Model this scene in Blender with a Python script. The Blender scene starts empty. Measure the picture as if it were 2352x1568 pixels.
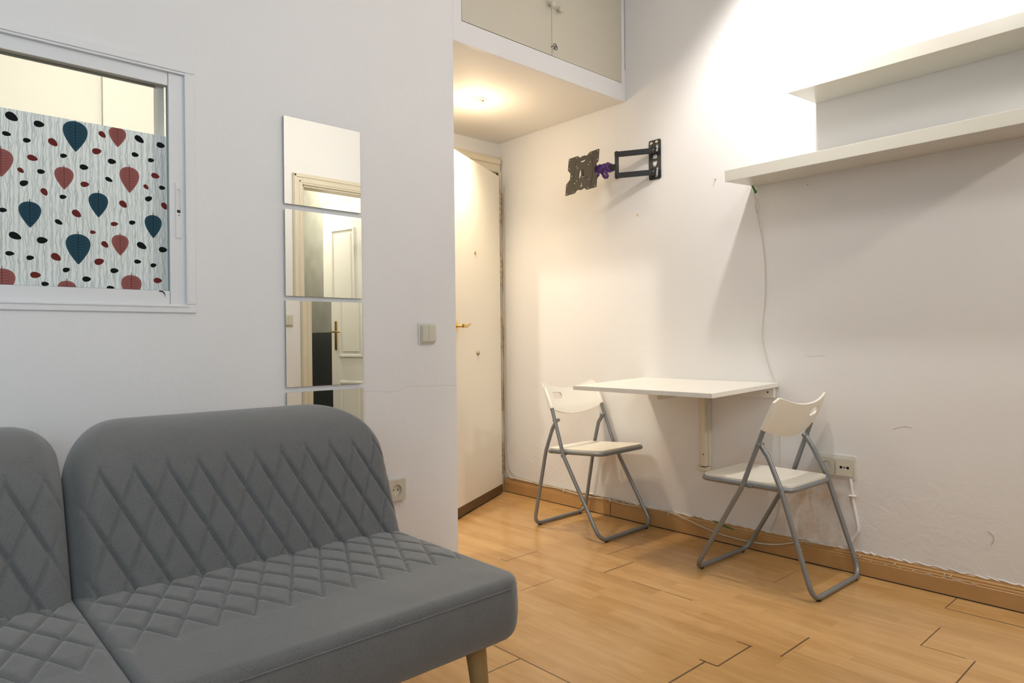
import bpy, bmesh, math, random
from math import pi, sin, cos, sqrt, radians, exp, atan2, hypot
from mathutils import Vector, Matrix, noise
from mathutils.geometry import delaunay_2d_cdt

S = bpy.context.scene
COL = S.collection
random.seed(4)

# ------------------------------------------------------------------ camera
yaw, pitch, roll = 0.83260987, -0.00175128, -0.01029282
F = Vector((cos(yaw)*cos(pitch), sin(yaw)*cos(pitch), sin(pitch)))
R0 = Vector((sin(yaw), -cos(yaw), 0)); U0 = R0.cross(F)
RR = R0*cos(roll) + U0*sin(roll); UU = -R0*sin(roll) + U0*cos(roll)
cd = bpy.data.cameras.new('camera'); cd.sensor_width = 36.0; cd.lens = 24.0; cd.clip_start = 0.02
cam = bpy.data.objects.new('camera', cd); COL.objects.link(cam)
cam.matrix_world = Matrix(((RR.x, UU.x, -F.x, 0), (RR.y, UU.y, -F.y, 0), (RR.z, UU.z, -F.z, 0.965), (0, 0, 0, 1)))
S.camera = cam

# ------------------------------------------------------------------ world, lights, exposure
S.view_settings.view_transform = 'Standard'
S.view_settings.look = 'None'
S.view_settings.gamma = 1.0
S.view_settings.use_curve_mapping = False
S.view_settings.exposure = 0.30
w = bpy.data.worlds.new('world'); S.world = w; w.use_nodes = True
w.node_tree.nodes['Background'].inputs[0].default_value = (0.75, 0.85, 1.0, 1)
w.node_tree.nodes['Background'].inputs[1].default_value = 0.6

def light(name, kind, loc, energy, color, **kw):
    d = bpy.data.lights.new(name, kind); d.energy = energy; d.color = color
    rot = kw.pop('aim', None)
    for k, v in kw.items(): setattr(d, k, v)
    o = bpy.data.objects.new(name, d); COL.objects.link(o); o.location = loc
    if rot is not None:
        o.rotation_euler = (Vector(rot) - Vector(loc)).to_track_quat('-Z', 'Y').to_euler()
    return o

# daylight through the window in the rear wall, left of the camera
light('daylight', 'AREA', (-0.70, -0.42, 1.55), 34, (0.77, 0.88, 1.0), shape='RECTANGLE', size=1.6, size_y=1.5, aim=(-0.55, 2.0, 1.25))
# ceiling spot lamp near the shelves
light('spot_lamp_light', 'SPOT', (2.36, 1.26, 2.44), 37, (1.0, 0.95, 0.90), spot_size=radians(180), spot_blend=0.32, shadow_soft_size=0.03, aim=(2.95, 0.77, 1.80))
# fill lamp added above the frame, placed to brighten the left wall
light('room_fill_light', 'POINT', (1.55, 0.75, 2.40), 12, (1.0, 0.955, 0.91), shadow_soft_size=0.16)
# entrance downlight
light('downlight_light', 'SPOT', (2.283, 2.775, 2.175), 54, (1.0, 0.79, 0.54), spot_size=radians(156), spot_blend=0.9, shadow_soft_size=0.045, aim=(1.98, 2.93, 1.4))
light('downlight_glow', 'POINT', (2.276, 2.776, 2.085), 3.0, (1.0, 0.78, 0.50), shadow_soft_size=0.03)
# kitchen ceiling lamp beyond the left wall
light('kitchen_lamp_light', 'POINT', (0.78, 2.80, 2.50), 50, (1.0, 0.93, 0.79), shadow_soft_size=0.05)
# bathroom ceiling lamp
light('bathroom_lamp_light', 'POINT', (2.45, -1.05, 2.40), 55, (1.0, 0.93, 0.80), shadow_soft_size=0.06)

# ------------------------------------------------------------------ materials
MATS = {}
def mat(name, color, rough=0.6, metal=0.0, noise_amt=0.0, noise_scale=8.0, bump=0.0, bump_scale=60.0, spec=0.5, sheen=0.0, coat=0.0):
    m = bpy.data.materials.new(name); m.use_nodes = True; MATS[name] = m
    nt = m.node_tree; b = nt.nodes['Principled BSDF']
    b.inputs['Base Color'].default_value = (*color, 1)
    b.inputs['Roughness'].default_value = rough
    b.inputs['Metallic'].default_value = metal
    b.inputs['Specular IOR Level'].default_value = spec
    if sheen: b.inputs['Sheen Weight'].default_value = sheen
    if coat: b.inputs['Coat Weight'].default_value = coat
    tc = nt.nodes.new('ShaderNodeTexCoord')
    if noise_amt:
        n = nt.nodes.new('ShaderNodeTexNoise'); n.inputs['Scale'].default_value = noise_scale; n.inputs['Detail'].default_value = 5
        nt.links.new(tc.outputs['Object'], n.inputs['Vector'])
        mx = nt.nodes.new('ShaderNodeMix'); mx.data_type = 'RGBA'
        mx.inputs[6].default_value = (*[c*(1-noise_amt) for c in color], 1)
        mx.inputs[7].default_value = (*[min(1, c*(1+noise_amt)) for c in color], 1)
        nt.links.new(n.outputs['Fac'], mx.inputs[0]); nt.links.new(mx.outputs[2], b.inputs['Base Color'])
    if bump:
        n2 = nt.nodes.new('ShaderNodeTexNoise'); n2.inputs['Scale'].default_value = bump_scale; n2.inputs['Detail'].default_value = 6
        nt.links.new(tc.outputs['Object'], n2.inputs['Vector'])
        bp = nt.nodes.new('ShaderNodeBump'); bp.inputs['Strength'].default_value = bump; bp.inputs['Distance'].default_value = 0.004
        nt.links.new(n2.outputs['Fac'], bp.inputs['Height']); nt.links.new(bp.outputs['Normal'], b.inputs['Normal'])
    return m

WHITE = (0.77, 0.765, 0.77)
mat('wall_paint', WHITE, 0.55, noise_amt=0.015, noise_scale=3, bump=0.25, bump_scale=35, spec=0.3)
mat('ceiling_paint', (0.80, 0.78, 0.75), 0.7)
mat('kitchen_paint', (0.53, 0.53, 0.51), 0.6)
mat('gloss_white', (0.72, 0.71, 0.67), 0.30, spec=0.5)
mat('frame_aluminium', (0.74, 0.745, 0.76), 0.32)
mat('frame_edge', (0.30, 0.33, 0.33), 0.4)
mat('black_plastic', (0.012, 0.012, 0.013), 0.45)
mat('black_steel', (0.018, 0.019, 0.021), 0.42, bump=0.08, bump_scale=300)
mat('bronze_steel', (0.045, 0.038, 0.030), 0.55, spec=0.3)
mat('zinc', (0.62, 0.60, 0.52), 0.35, 0.8)
mat('purple_cloth', (0.075, 0.012, 0.15), 0.6, noise_amt=0.35, noise_scale=40, sheen=0.4)
mat('cabinet_cream', (0.57, 0.535, 0.44), 0.38, noise_amt=0.02)
mat('knob_cream', (0.60, 0.57, 0.48), 0.35)
mat('door_cream', (0.80, 0.765, 0.67), 0.42, noise_amt=0.012, noise_scale=4)
mat('casing_cream', (0.68, 0.62, 0.49), 0.45, noise_amt=0.05, noise_scale=9)
mat('bath_door_white', (0.84, 0.83, 0.77), 0.4)
mat('dark_wood', (0.11, 0.062, 0.028), 0.5, noise_amt=0.3)
mat('brass', (0.72, 0.50, 0.20), 0.25, 1.0)
mat('old_brass', (0.50, 0.40, 0.24), 0.38, 0.85, noise_amt=0.2, noise_scale=60)
mat('dark_hole', (0.01, 0.009, 0.008), 0.8)
mat('tube_grey', (0.235, 0.245, 0.255), 0.36, 0.35)
mat('chair_plastic', (0.82, 0.79, 0.71), 0.40)
mat('table_white', (0.80, 0.785, 0.74), 0.30)
mat('bracket_cream', (0.70, 0.66, 0.54), 0.42)
mat('switch_cream', (0.60, 0.575, 0.48), 0.35)
mat('plate_pale', (0.70, 0.69, 0.64), 0.45)
mat('cable_white', (0.58, 0.52, 0.43), 0.5)
mat('cord_cream', (0.64, 0.57, 0.45), 0.6)
mat('green_tape', (0.02, 0.19, 0.03), 0.45)
mat('oak_leg', (0.30, 0.20, 0.085), 0.42, noise_amt=0.15, noise_scale=25)
mat('stitch', (0.085, 0.087, 0.092), 0.9)
mat('crack', (0.50, 0.48, 0.47), 0.8)
mat('scuff', (0.55, 0.53, 0.52), 0.8)
mat('tape_mark', (0.70, 0.58, 0.40), 0.5)
mat('putty', (0.74, 0.71, 0.69), 0.7, noise_amt=0.08, noise_scale=30, bump=1.0, bump_scale=60)
mat('bath_floor', (0.35, 0.34, 0.32), 0.4)
mat('film_teal', (0.022, 0.066, 0.095), 0.6, spec=0.1)
mat('film_teal_vein', (0.006, 0.022, 0.036), 0.6, spec=0.1)
mat('film_rose', (0.30, 0.105, 0.095), 0.6, spec=0.1)
mat('film_rose_vein', (0.13, 0.035, 0.035), 0.6, spec=0.1)
mat('film_red', (0.14, 0.022, 0.018), 0.6, spec=0.1)
mat('film_black', (0.006, 0.0065, 0.0075), 0.6, spec=0.1)

def emis(name, col, st):
    m = bpy.data.materials.new(name); m.use_nodes = True; MATS[name] = m
    b = m.node_tree.nodes['Principled BSDF']
    b.inputs['Base Color'].default_value = (*col, 1)
    b.inputs['Emission Color'].default_value = (*col, 1); b.inputs['Emission Strength'].default_value = st
emis('bulb_warm', (1.0, 0.88, 0.66), 30)
emis('bulb_white', (1.0, 0.95, 0.86), 10)

def mk(name):
    m = bpy.data.materials.new(name); m.use_nodes = True; MATS[name] = m
    nt = m.node_tree
    return m, nt, nt.nodes['Principled BSDF'], nt.nodes.new('ShaderNodeTexCoord')
def N(nt, t, **kw):
    n = nt.nodes.new(t)
    for k, v in kw.items(): setattr(n, k, v)
    return n

# sofa fabric: grey melange
m, nt, b, tc = mk('sofa_fabric')
n1 = N(nt, 'ShaderNodeTexNoise'); n1.inputs['Scale'].default_value = 420; n1.inputs['Detail'].default_value = 3
n2 = N(nt, 'ShaderNodeTexNoise'); n2.inputs['Scale'].default_value = 22; n2.inputs['Detail'].default_value = 6; n2.inputs['Roughness'].default_value = 0.65
nt.links.new(tc.outputs['Object'], n1.inputs['Vector']); nt.links.new(tc.outputs['Object'], n2.inputs['Vector'])
ad = N(nt, 'ShaderNodeMath', operation='MULTIPLY_ADD'); ad.inputs[1].default_value = 1.0; nt.links.new(n1.outputs['Fac'], ad.inputs[0]); lo_ = N(nt, 'ShaderNodeMath', operation='MULTIPLY_ADD'); lo_.inputs[1].default_value = 0.35; lo_.inputs[2].default_value = 0.325; nt.links.new(n2.outputs['Fac'], lo_.inputs[0]); nt.links.new(lo_.outputs[0], ad.inputs[2])
rp = N(nt, 'ShaderNodeValToRGB'); rp.color_ramp.elements[0].position = 0.70; rp.color_ramp.elements[1].position = 1.30
rp.color_ramp.elements[0].color = (0.084, 0.085, 0.086, 1); rp.color_ramp.elements[1].color = (0.140, 0.140, 0.139, 1)
mr = N(nt, 'ShaderNodeMath', operation='MULTIPLY'); mr.inputs[1].default_value = 1.0
nt.links.new(ad.outputs[0], mr.inputs[0]); nt.links.new(mr.outputs[0], rp.inputs[0]); nt.links.new(rp.outputs[0], b.inputs['Base Color'])
b.inputs['Roughness'].default_value = 0.95; b.inputs['Sheen Weight'].default_value = 0.35; b.inputs['Sheen Roughness'].default_value = 0.5
b.inputs['Specular IOR Level'].default_value = 0.15
bp = N(nt, 'ShaderNodeBump'); bp.inputs['Strength'].default_value = 0.35; bp.inputs['Distance'].default_value = 0.0015
nt.links.new(n1.outputs['Fac'], bp.inputs['Height']); nt.links.new(bp.outputs['Normal'], b.inputs['Normal'])

# mirror
m, nt, b, tc = mk('mirror_silver')
b.inputs['Base Color'].default_value = (0.90, 0.91, 0.86, 1); b.inputs['Metallic'].default_value = 1; b.inputs['Roughness'].default_value = 0.0
mat('mirror_edge', (0.30, 0.30, 0.28), 0.3)

# clear glass (lets light straight through)
m, nt, b, tc = mk('clear_glass')
nt.nodes.remove(b)
tr = N(nt, 'ShaderNodeBsdfTransparent'); tr.inputs[0].default_value = (0.95, 0.965, 0.945, 1)
gl = N(nt, 'ShaderNodeBsdfGlossy'); gl.inputs['Roughness'].default_value = 0.0
mx = N(nt, 'ShaderNodeMixShader'); mx.inputs[0].default_value = 0.06
nt.links.new(tr.outputs[0], mx.inputs[1]); nt.links.new(gl.outputs[0], mx.inputs[2]); nt.links.new(mx.outputs[0], nt.nodes['Material Output'].inputs[0])

# translucent film paper with fine wavy vertical fibres
m, nt, b, tc = mk('film_paper')
mp = N(nt, 'ShaderNodeMapping'); mp.inputs['Scale'].default_value = (1, 1, 1); nt.links.new(tc.outputs['Object'], mp.inputs[0])
fac = None
for k, (sc, ds, ph) in enumerate(((34, 1.0, 0.0), (47, -1.0, 1.7), (26, 0.7, 4.1))):
    sx = N(nt, 'ShaderNodeSeparateXYZ'); nt.links.new(mp.outputs[0], sx.inputs[0])
    # x + wiggle(z)
    ns = N(nt, 'ShaderNodeTexNoise'); ns.inputs['Scale'].default_value = 20 + 5*k; ns.inputs['Detail'].default_value = 1.0
    m2 = N(nt, 'ShaderNodeMapping'); m2.inputs['Location'].default_value = (ph, ph*2, ph*3); m2.inputs['Scale'].default_value = (0.9, 1, 1.0)
    nt.links.new(tc.outputs['Object'], m2.inputs[0]); nt.links.new(m2.outputs[0], ns.inputs['Vector'])
    mm = N(nt, 'ShaderNodeMath', operation='MULTIPLY_ADD'); mm.inputs[1].default_value = 0.022*ds
    nt.links.new(ns.outputs['Fac'], mm.inputs[0]); nt.links.new(sx.outputs[0], mm.inputs[2])
    m3 = N(nt, 'ShaderNodeMath', operation='MULTIPLY'); m3.inputs[1].default_value = sc*2.0
    nt.links.new(mm.outputs[0], m3.inputs[0])
    pp = N(nt, 'ShaderNodeMath', operation='PINGPONG'); pp.inputs[1].default_value = 0.5; nt.links.new(m3.outputs[0], pp.inputs[0])
    ls = N(nt, 'ShaderNodeMapRange'); ls.inputs[1].default_value = 0.0; ls.inputs[2].default_value = 0.11; ls.inputs[3].default_value = 1; ls.inputs[4].default_value = 0
    nt.links.new(pp.outputs[0], ls.inputs[0])
    if fac is None: fac = ls
    else:
        a2 = N(nt, 'ShaderNodeMath', operation='MAXIMUM'); nt.links.new(fac.outputs[0], a2.inputs[0]); nt.links.new(ls.outputs[0], a2.inputs[1]); fac = a2
brk = N(nt, 'ShaderNodeTexNoise'); brk.inputs['Scale'].default_value = 30; nt.links.new(tc.outputs['Object'], brk.inputs['Vector'])
mu = N(nt, 'ShaderNodeMath', operation='MULTIPLY'); nt.links.new(fac.outputs[0], mu.inputs[0]); nt.links.new(brk.outputs['Fac'], mu.inputs[1])
cr = N(nt, 'ShaderNodeMix', data_type='RGBA'); cr.inputs[6].default_value = (0.86, 0.90, 0.92, 1); cr.inputs[7].default_value = (0.30, 0.36, 0.41, 1)
nt.links.new(mu.outputs[0], cr.inputs[0])
nt.nodes.remove(b)
df = N(nt, 'ShaderNodeBsdfDiffuse'); tl = N(nt, 'ShaderNodeBsdfTranslucent')
nt.links.new(cr.outputs[2], df.inputs[0]); nt.links.new(cr.outputs[2], tl.inputs[0])
mx = N(nt, 'ShaderNodeMixShader'); mx.inputs[0].default_value = 0.5
nt.links.new(df.outputs[0], mx.inputs[1]); nt.links.new(tl.outputs[0], mx.inputs[2]); nt.links.new(mx.outputs[0], nt.nodes['Material Output'].inputs[0])

# wood laminate floor: planks run along y, three strips per plank
def wood_nodes(name, base_lo, base_hi, grain_dir='y', planks=True, rough=0.3):
    m, nt, b, tc = mk(name)
    L = nt.links
    def mapn(loc, sc):
        x = N(nt, 'ShaderNodeMapping'); x.inputs['Location'].default_value = loc; x.inputs['Scale'].default_value = sc
        L.new(tc.outputs['Object'], x.inputs[0]); return x
    if planks:
        # swap axes so brick rows run along y
        sp = N(nt, 'ShaderNodeSeparateXYZ'); L.new(tc.outputs['Object'], sp.inputs[0])
        cb = N(nt, 'ShaderNodeCombineXYZ'); L.new(sp.outputs[1], cb.inputs[0]); L.new(sp.outputs[0], cb.inputs[1])
        bt = N(nt, 'ShaderNodeTexBrick'); bt.offset = 0.37; bt.offset_frequency = 2
        mpb = N(nt, 'ShaderNodeMapping'); mpb.inputs['Location'].default_value = (0.11, -2.755+0.193*20, 0)
        L.new(cb.outputs[0], mpb.inputs[0]); L.new(mpb.outputs[0], bt.inputs['Vector'])
        bt.inputs['Scale'].default_value = 1.0; bt.inputs['Brick Width'].default_value = 0.36; bt.inputs['Row Height'].default_value = 0.193/3
        bt.inputs['Mortar Size'].default_value = 0.0; bt.inputs['Bias'].default_value = 0.0
        bt.inputs['Color1'].default_value = (0, 0, 0, 1); bt.inputs['Color2'].default_value = (1, 1, 1, 1); bt.inputs['Mortar'].default_value = (.5, .5, .5, 1)
        bt.squash = 1.4; bt.squash_frequency = 3
    mp1 = mapn((0, 0, 0), (22, 2.2, 6) if grain_dir == 'y' else (2.2, 22, 22))
    g1 = N(nt, 'ShaderNodeTexNoise'); g1.inputs['Scale'].default_value = 1.0; g1.inputs['Detail'].default_value = 6; g1.inputs['Distortion'].default_value = 0.6
    L.new(mp1.outputs[0], g1.inputs['Vector'])
    mp2 = mapn((3, 1, 0), (5, 0.9, 1) if grain_dir == 'y' else (0.9, 5, 5))
    g2 = N(nt, 'ShaderNodeTexNoise'); g2.inputs['Scale'].default_value = 1.6; g2.inputs['Detail'].default_value = 3
    if planks:
        av = N(nt, 'ShaderNodeVectorMath', operation='MULTIPLY_ADD'); av.inputs[1].default_value = (7, 7, 7)
        L.new(bt.outputs['Color'], av.inputs[0]); L.new(mp2.outputs[0], av.inputs[2]); L.new(av.outputs[0], g2.inputs['Vector'])
    else: L.new(mp2.outputs[0], g2.inputs['Vector'])
    wv = N(nt, 'ShaderNodeMath', operation='MULTIPLY'); wv.inputs[1].default_value = 7; L.new(g2.outputs['Fac'], wv.inputs[0])
    wf = N(nt, 'ShaderNodeMath', operation='PINGPONG'); wf.inputs[1].default_value = 0.5; L.new(wv.outputs[0], wf.inputs[0])
    s1 = N(nt, 'ShaderNodeMath', operation='MULTIPLY_ADD'); s1.inputs[1].default_value = 0.55; L.new(g1.outputs['Fac'], s1.inputs[0])
    s2 = N(nt, 'ShaderNodeMath', operation='MULTIPLY'); s2.inputs[1].default_value = 0.30; L.new(wf.outputs[0], s2.inputs[0]); L.new(s2.outputs[0], s1.inputs[2])
    if planks:
        s3 = N(nt, 'ShaderNodeMath', operation='MULTIPLY_ADD'); s3.inputs[1].default_value = 0.24
        L.new(bt.outputs['Color'], s3.inputs[0]); L.new(s1.outputs[0], s3.inputs[2]); last = s3
    else: last = s1
    cr = N(nt, 'ShaderNodeValToRGB'); cr.color_ramp.elements[0].position = 0.15; cr.color_ramp.elements[1].position = 0.80
    cr.color_ramp.elements[0].color = (*base_lo, 1); cr.color_ramp.elements[1].color = (*base_hi, 1)
    L.new(last.outputs[0], cr.inputs[0]); L.new(cr.outputs[0], b.inputs['Base Color'])
    b.inputs['Roughness'].default_value = rough; b.inputs['Specular IOR Level'].default_value = 0.45
    return m
wood_nodes('floor_laminate', (0.41, 0.222, 0.078), (0.59, 0.368, 0.158), rough=0.22)
wood_nodes('baseboard_wood', (0.42, 0.235, 0.09), (0.60, 0.375, 0.165), planks=False, rough=0.35)

# bathroom tiles: pale grey concrete tiles above black ones
m, nt, b, tc = mk('bath_tile')
sp = N(nt, 'ShaderNodeSeparateXYZ'); nt.links.new(tc.outputs['Object'], sp.inputs[0])
cb = N(nt, 'ShaderNodeCombineXYZ'); 
sxy = N(nt, 'ShaderNodeMath', operation='ADD'); nt.links.new(sp.outputs[0], sxy.inputs[0]); nt.links.new(sp.outputs[1], sxy.inputs[1])
nt.links.new(sxy.outputs[0], cb.inputs[0]); nt.links.new(sp.outputs[2], cb.inputs[1])
mpz = N(nt, 'ShaderNodeMapping'); mpz.inputs['Location'].default_value = (0.0, -0.02, 0); nt.links.new(cb.outputs[0], mpz.inputs[0])
bt = N(nt, 'ShaderNodeTexBrick'); nt.links.new(mpz.outputs[0], bt.inputs['Vector']); bt.inputs['Scale'].default_value = 1
bt.inputs['Brick Width'].default_value = 0.62; bt.inputs['Row Height'].default_value = 0.345; bt.inputs['Mortar Size'].default_value = 0.003; bt.offset = 0.0
bt.inputs['Color1'].default_value = (0.27, 0.27, 0.235, 1); bt.inputs['Color2'].default_value = (0.31, 0.305, 0.265, 1); bt.inputs['Mortar'].default_value = (0.28, 0.27, 0.23, 1)
nn = N(nt, 'ShaderNodeTexNoise'); nn.inputs['Scale'].default_value = 7; nn.inputs['Detail'].default_value = 7; nt.links.new(tc.outputs['Object'], nn.inputs['Vector'])
mxa = N(nt, 'ShaderNodeMix', data_type='RGBA', blend_type='MULTIPLY'); mxa.inputs[0].default_value = 0.55
nt.links.new(bt.outputs['Color'], mxa.inputs[6])
crn = N(nt, 'ShaderNodeValToRGB'); crn.color_ramp.elements[0].position = .3; crn.color_ramp.elements[1].position = .7; crn.color_ramp.elements[0].color = (.6, .6, .6, 1)
nt.links.new(nn.outputs['Fac'], crn.inputs[0]); nt.links.new(crn.outputs[0], mxa.inputs[7])
lt = N(nt, 'ShaderNodeMath', operation='LESS_THAN'); lt.inputs[1].default_value = 1.055; nt.links.new(sp.outputs[2], lt.inputs[0])
mxb = N(nt, 'ShaderNodeMix', data_type='RGBA'); mxb.inputs[7].default_value = (0.035, 0.038, 0.038, 1)
nt.links.new(lt.outputs[0], mxb.inputs[0]); nt.links.new(mxa.outputs[2], mxb.inputs[6]); nt.links.new(mxb.outputs[2], b.inputs['Base Color'])
b.inputs['Roughness'].default_value = 0.45

# right wall: same paint, with stains and flaking round the double socket and along the skirting
m, nt, b, tc = mk('wall_paint_worn')
L = nt.links
sp = N(nt, 'ShaderNodeSeparateXYZ'); L.new(tc.outputs['Object'], sp.inputs[0])
def rng(src, a, bb, lo=0, hi=1):
    r = N(nt, 'ShaderNodeMapRange', interpolation_type='SMOOTHSTEP'); r.inputs[1].default_value = a; r.inputs[2].default_value = bb
    r.inputs[3].default_value = lo; r.inputs[4].default_value = hi; L.new(src, r.inputs[0]); return r.outputs[0]
def mul(a, bb):
    r = N(nt, 'ShaderNodeMath', operation='MULTIPLY'); L.new(a, r.inputs[0]); L.new(bb, r.inputs[1]); return r.outputs[0]
ns = N(nt, 'ShaderNodeTexNoise'); ns.inputs['Scale'].default_value = 11; ns.inputs['Detail'].default_value = 7; ns.inputs['Roughness'].default_value = 0.6
L.new(tc.outputs['Object'], ns.inputs['Vector'])
stain = mul(mul(rng(sp.outputs[1], 1.05, 1.20), rng(sp.outputs[1], 1.40, 1.52, 1, 0)), mul(rng(sp.outputs[2], 0.04, 0.12), rng(sp.outputs[2], 0.30, 0.46, 1, 0)))
stain = mul(stain, rng(ns.outputs['Fac'], 0.40, 0.68))
mxs = N(nt, 'ShaderNodeMix', data_type='RGBA'); mxs.inputs[6].default_value = (*WHITE, 1); mxs.inputs[7].default_value = (0.62, 0.54, 0.46, 1)
L.new(stain, mxs.inputs[0]); L.new(mxs.outputs[2], b.inputs['Base Color'])
low = rng(sp.outputs[2], 0.2, 0.62, 1, 0.0)
rx = N(nt, 'ShaderNodeTexNoise'); rx.inputs['Scale'].default_value = 16; rx.inputs['Detail'].default_value = 8; rx.inputs['Distortion'].default_value = 1.2
L.new(tc.outputs['Object'], rx.inputs['Vector'])
fine = N(nt, 'ShaderNodeTexNoise'); fine.inputs['Scale'].default_value = 35; fine.inputs['Detail'].default_value = 5; L.new(tc.outputs['Object'], fine.inputs['Vector'])
h1 = mul(low, rx.outputs['Fac'])
h2 = N(nt, 'ShaderNodeMath', operation='MULTIPLY_ADD'); h2.inputs[1].default_value = 0.14; L.new(fine.outputs['Fac'], h2.inputs[0])
hh = N(nt, 'ShaderNodeMath', operation='MULTIPLY'); hh.inputs[1].default_value = 0.40; L.new(h1, hh.inputs[0]); L.new(hh.outputs[0], h2.inputs[2])
bp = N(nt, 'ShaderNodeBump'); bp.inputs['Strength'].default_value = 0.5; bp.inputs['Distance'].default_value = 0.01
L.new(h2.outputs[0], bp.inputs['Height']); L.new(bp.outputs['Normal'], b.inputs['Normal'])
b.inputs['Roughness'].default_value = 0.5; b.inputs['Specular IOR Level'].default_value = 0.3

# ------------------------------------------------------------------ mesh helpers
class MB:
    """collects shapes in world coordinates and links them as one mesh object"""
    def __init__(s): s.v = []; s.f = []; s.m = []; s.sm = []
    def add(s, vs, fs, mi=0, smooth=False):
        o = len(s.v); s.v += [Vector(p) for p in vs]
        for f in fs: s.f.append([o+i for i in f]); s.m.append(mi); s.sm.append(smooth)
        return s
    def box(s, x0, x1, y0, y1, z0, z1, mi=0, bev=0.0, M=None):
        bm = bmesh.new(); bmesh.ops.create_cube(bm, size=1)
        for v in bm.verts: v.co = Vector(((x0+x1)/2 + v.co.x*(x1-x0), (y0+y1)/2 + v.co.y*(y1-y0), (z0+z1)/2 + v.co.z*(z1-z0)))
        if bev: bmesh.ops.bevel(bm, geom=bm.edges[:], offset=bev, segments=2, profile=0.5, affect='EDGES')
        vs = [v.co.copy() for v in bm.verts]; bm.verts.index_update()
        if M: vs = [M @ v for v in vs]
        s.add(vs, [[v.index for v in f.verts] for f in bm.faces], mi); bm.free(); return s
    def tube(s, pts, r, n=10, mi=0, closed=False, caps=True, flat=(1, 1)):
        pts = [Vector(p) for p in pts]; k = len(pts); rings = []
        rr = r if isinstance(r, (list, tuple)) else [r]*k
        prev = None
        for i, p in enumerate(pts):
            if closed: t = (pts[(i+1) % k]-pts[i-1]).normalized()
            else: t = (pts[min(i+1, k-1)]-pts[max(i-1, 0)]).normalized()
            if prev is None:
                a = Vector((0, 0, 1)) if abs(t.z) < 0.9 else Vector((1, 0, 0))
                u = t.cross(a).normalized()
            else:
                u = (prev - t*prev.dot(t)); u.normalize()
            prev = u; v = t.cross(u)
            rings.append([p + (u*cos(2*pi*j/n)*flat[0]+v*sin(2*pi*j/n)*flat[1])*rr[i] for j in range(n)])
        vs = [q for ring in rings for q in ring]; fs = []
        for i in range(k if closed else k-1):
            a = i*n; bb = ((i+1) % k)*n
            for j in range(n): fs.append([a+j, a+(j+1) % n, bb+(j+1) % n, bb+j])
        s.add(vs, fs, mi, True)
        if caps and not closed:
            s.add(rings[0], [list(range(n))[::-1]], mi); s.add(rings[-1], [list(range(n))], mi)
        return s
    def lathe(s, prof, origin, axis, n=24, mi=0, smooth=True):
        o = Vector(origin); ax = Vector(axis).normalized()
        a = Vector((0, 0, 1)) if abs(ax.z) < 0.9 else Vector((1, 0, 0))
        u = ax.cross(a).normalized(); v = ax.cross(u)
        vs = []; fs = []
        for r, h in prof:
            for j in range(n): vs.append(o + ax*h + (u*cos(2*pi*j/n)+v*sin(2*pi*j/n))*r)
        for i in range(len(prof)-1):
            for j in range(n): fs.append([i*n+j, i*n+(j+1) % n, (i+1)*n+(j+1) % n, (i+1)*n+j])
        fs.append(list(range(n))[::-1]); fs.append([(len(prof)-1)*n+j for j in range(n)])
        return s.add(vs, fs, mi, smooth)
    def plate(s, outline, holes, th, fn=None, step=0, mi=0, smooth=False):
        """flat plate with holes; fn maps (a, b, c) with c in [-th/2, th/2] to world"""
        pts = [Vector(p) for p in outline]; edges = [(i, (i+1) % len(outline)) for i in range(len(outline))]
        for h in holes:
            o = len(pts); pts += [Vector(p) for p in h]; edges += [(o+i, o+(i+1) % len(h)) for i in range(len(h))]
        def inside(p, poly):
            c = False; j = len(poly)-1
            for i in range(len(poly)):
                if (poly[i][1] > p[1]) != (poly[j][1] > p[1]) and p[0] < (poly[j][0]-poly[i][0])*(p[1]-poly[i][1])/(poly[j][1]-poly[i][1])+poly[i][0]: c = not c
                j = i
            return c
        if step:
            x0 = min(p[0] for p in outline); x1 = max(p[0] for p in outline); y0 = min(p[1] for p in outline); y1 = max(p[1] for p in outline)
            for i in range(1, int((x1-x0)/step)+1):
                for j in range(1, int((y1-y0)/step)+1):
                    q = (x0+i*step, y0+j*step)
                    if inside(q, outline) and not any(inside(q, h) for h in holes):
                        d = min(hypot(q[0]-p.x, q[1]-p.y) for p in pts[:len(outline)+sum(len(h) for h in holes)])
                        if d > step*0.4: pts.append(Vector(q))
        v2, e2, f2, *_ = delaunay_2d_cdt(pts, edges, [], 0, 1e-7)
        keep = []
        for f in f2:
            c = sum((v2[i] for i in f), Vector((0, 0)))/len(f)
            if inside(c, outline) and not any(inside(c, h) for h in holes): keep.append(list(f))
        fn = fn or (lambda a, bb, c: (a, bb, c))
        n = len(v2)
        vs = [fn(p.x, p.y, th/2) for p in v2] + [fn(p.x, p.y, -th/2) for p in v2]
        cnt = {}
        for f in keep:
            for i in range(len(f)):
                a, bb = f[i], f[(i+1) % len(f)]; cnt[(a, bb)] = 1
        fs = [f for f in keep] + [[i+n for i in f][::-1] for f in keep]
        s.add(vs, fs, mi, smooth)
        side = [[bb, a, a+n, bb+n] for (a, bb) in cnt if (bb, a) not in cnt]
        used = sorted({i for f in side for i in f}); ix = {u: k for k, u in enumerate(used)}
        s.add([vs[u] for u in used], [[ix[i] for i in f] for f in side], mi)
        return s
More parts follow.
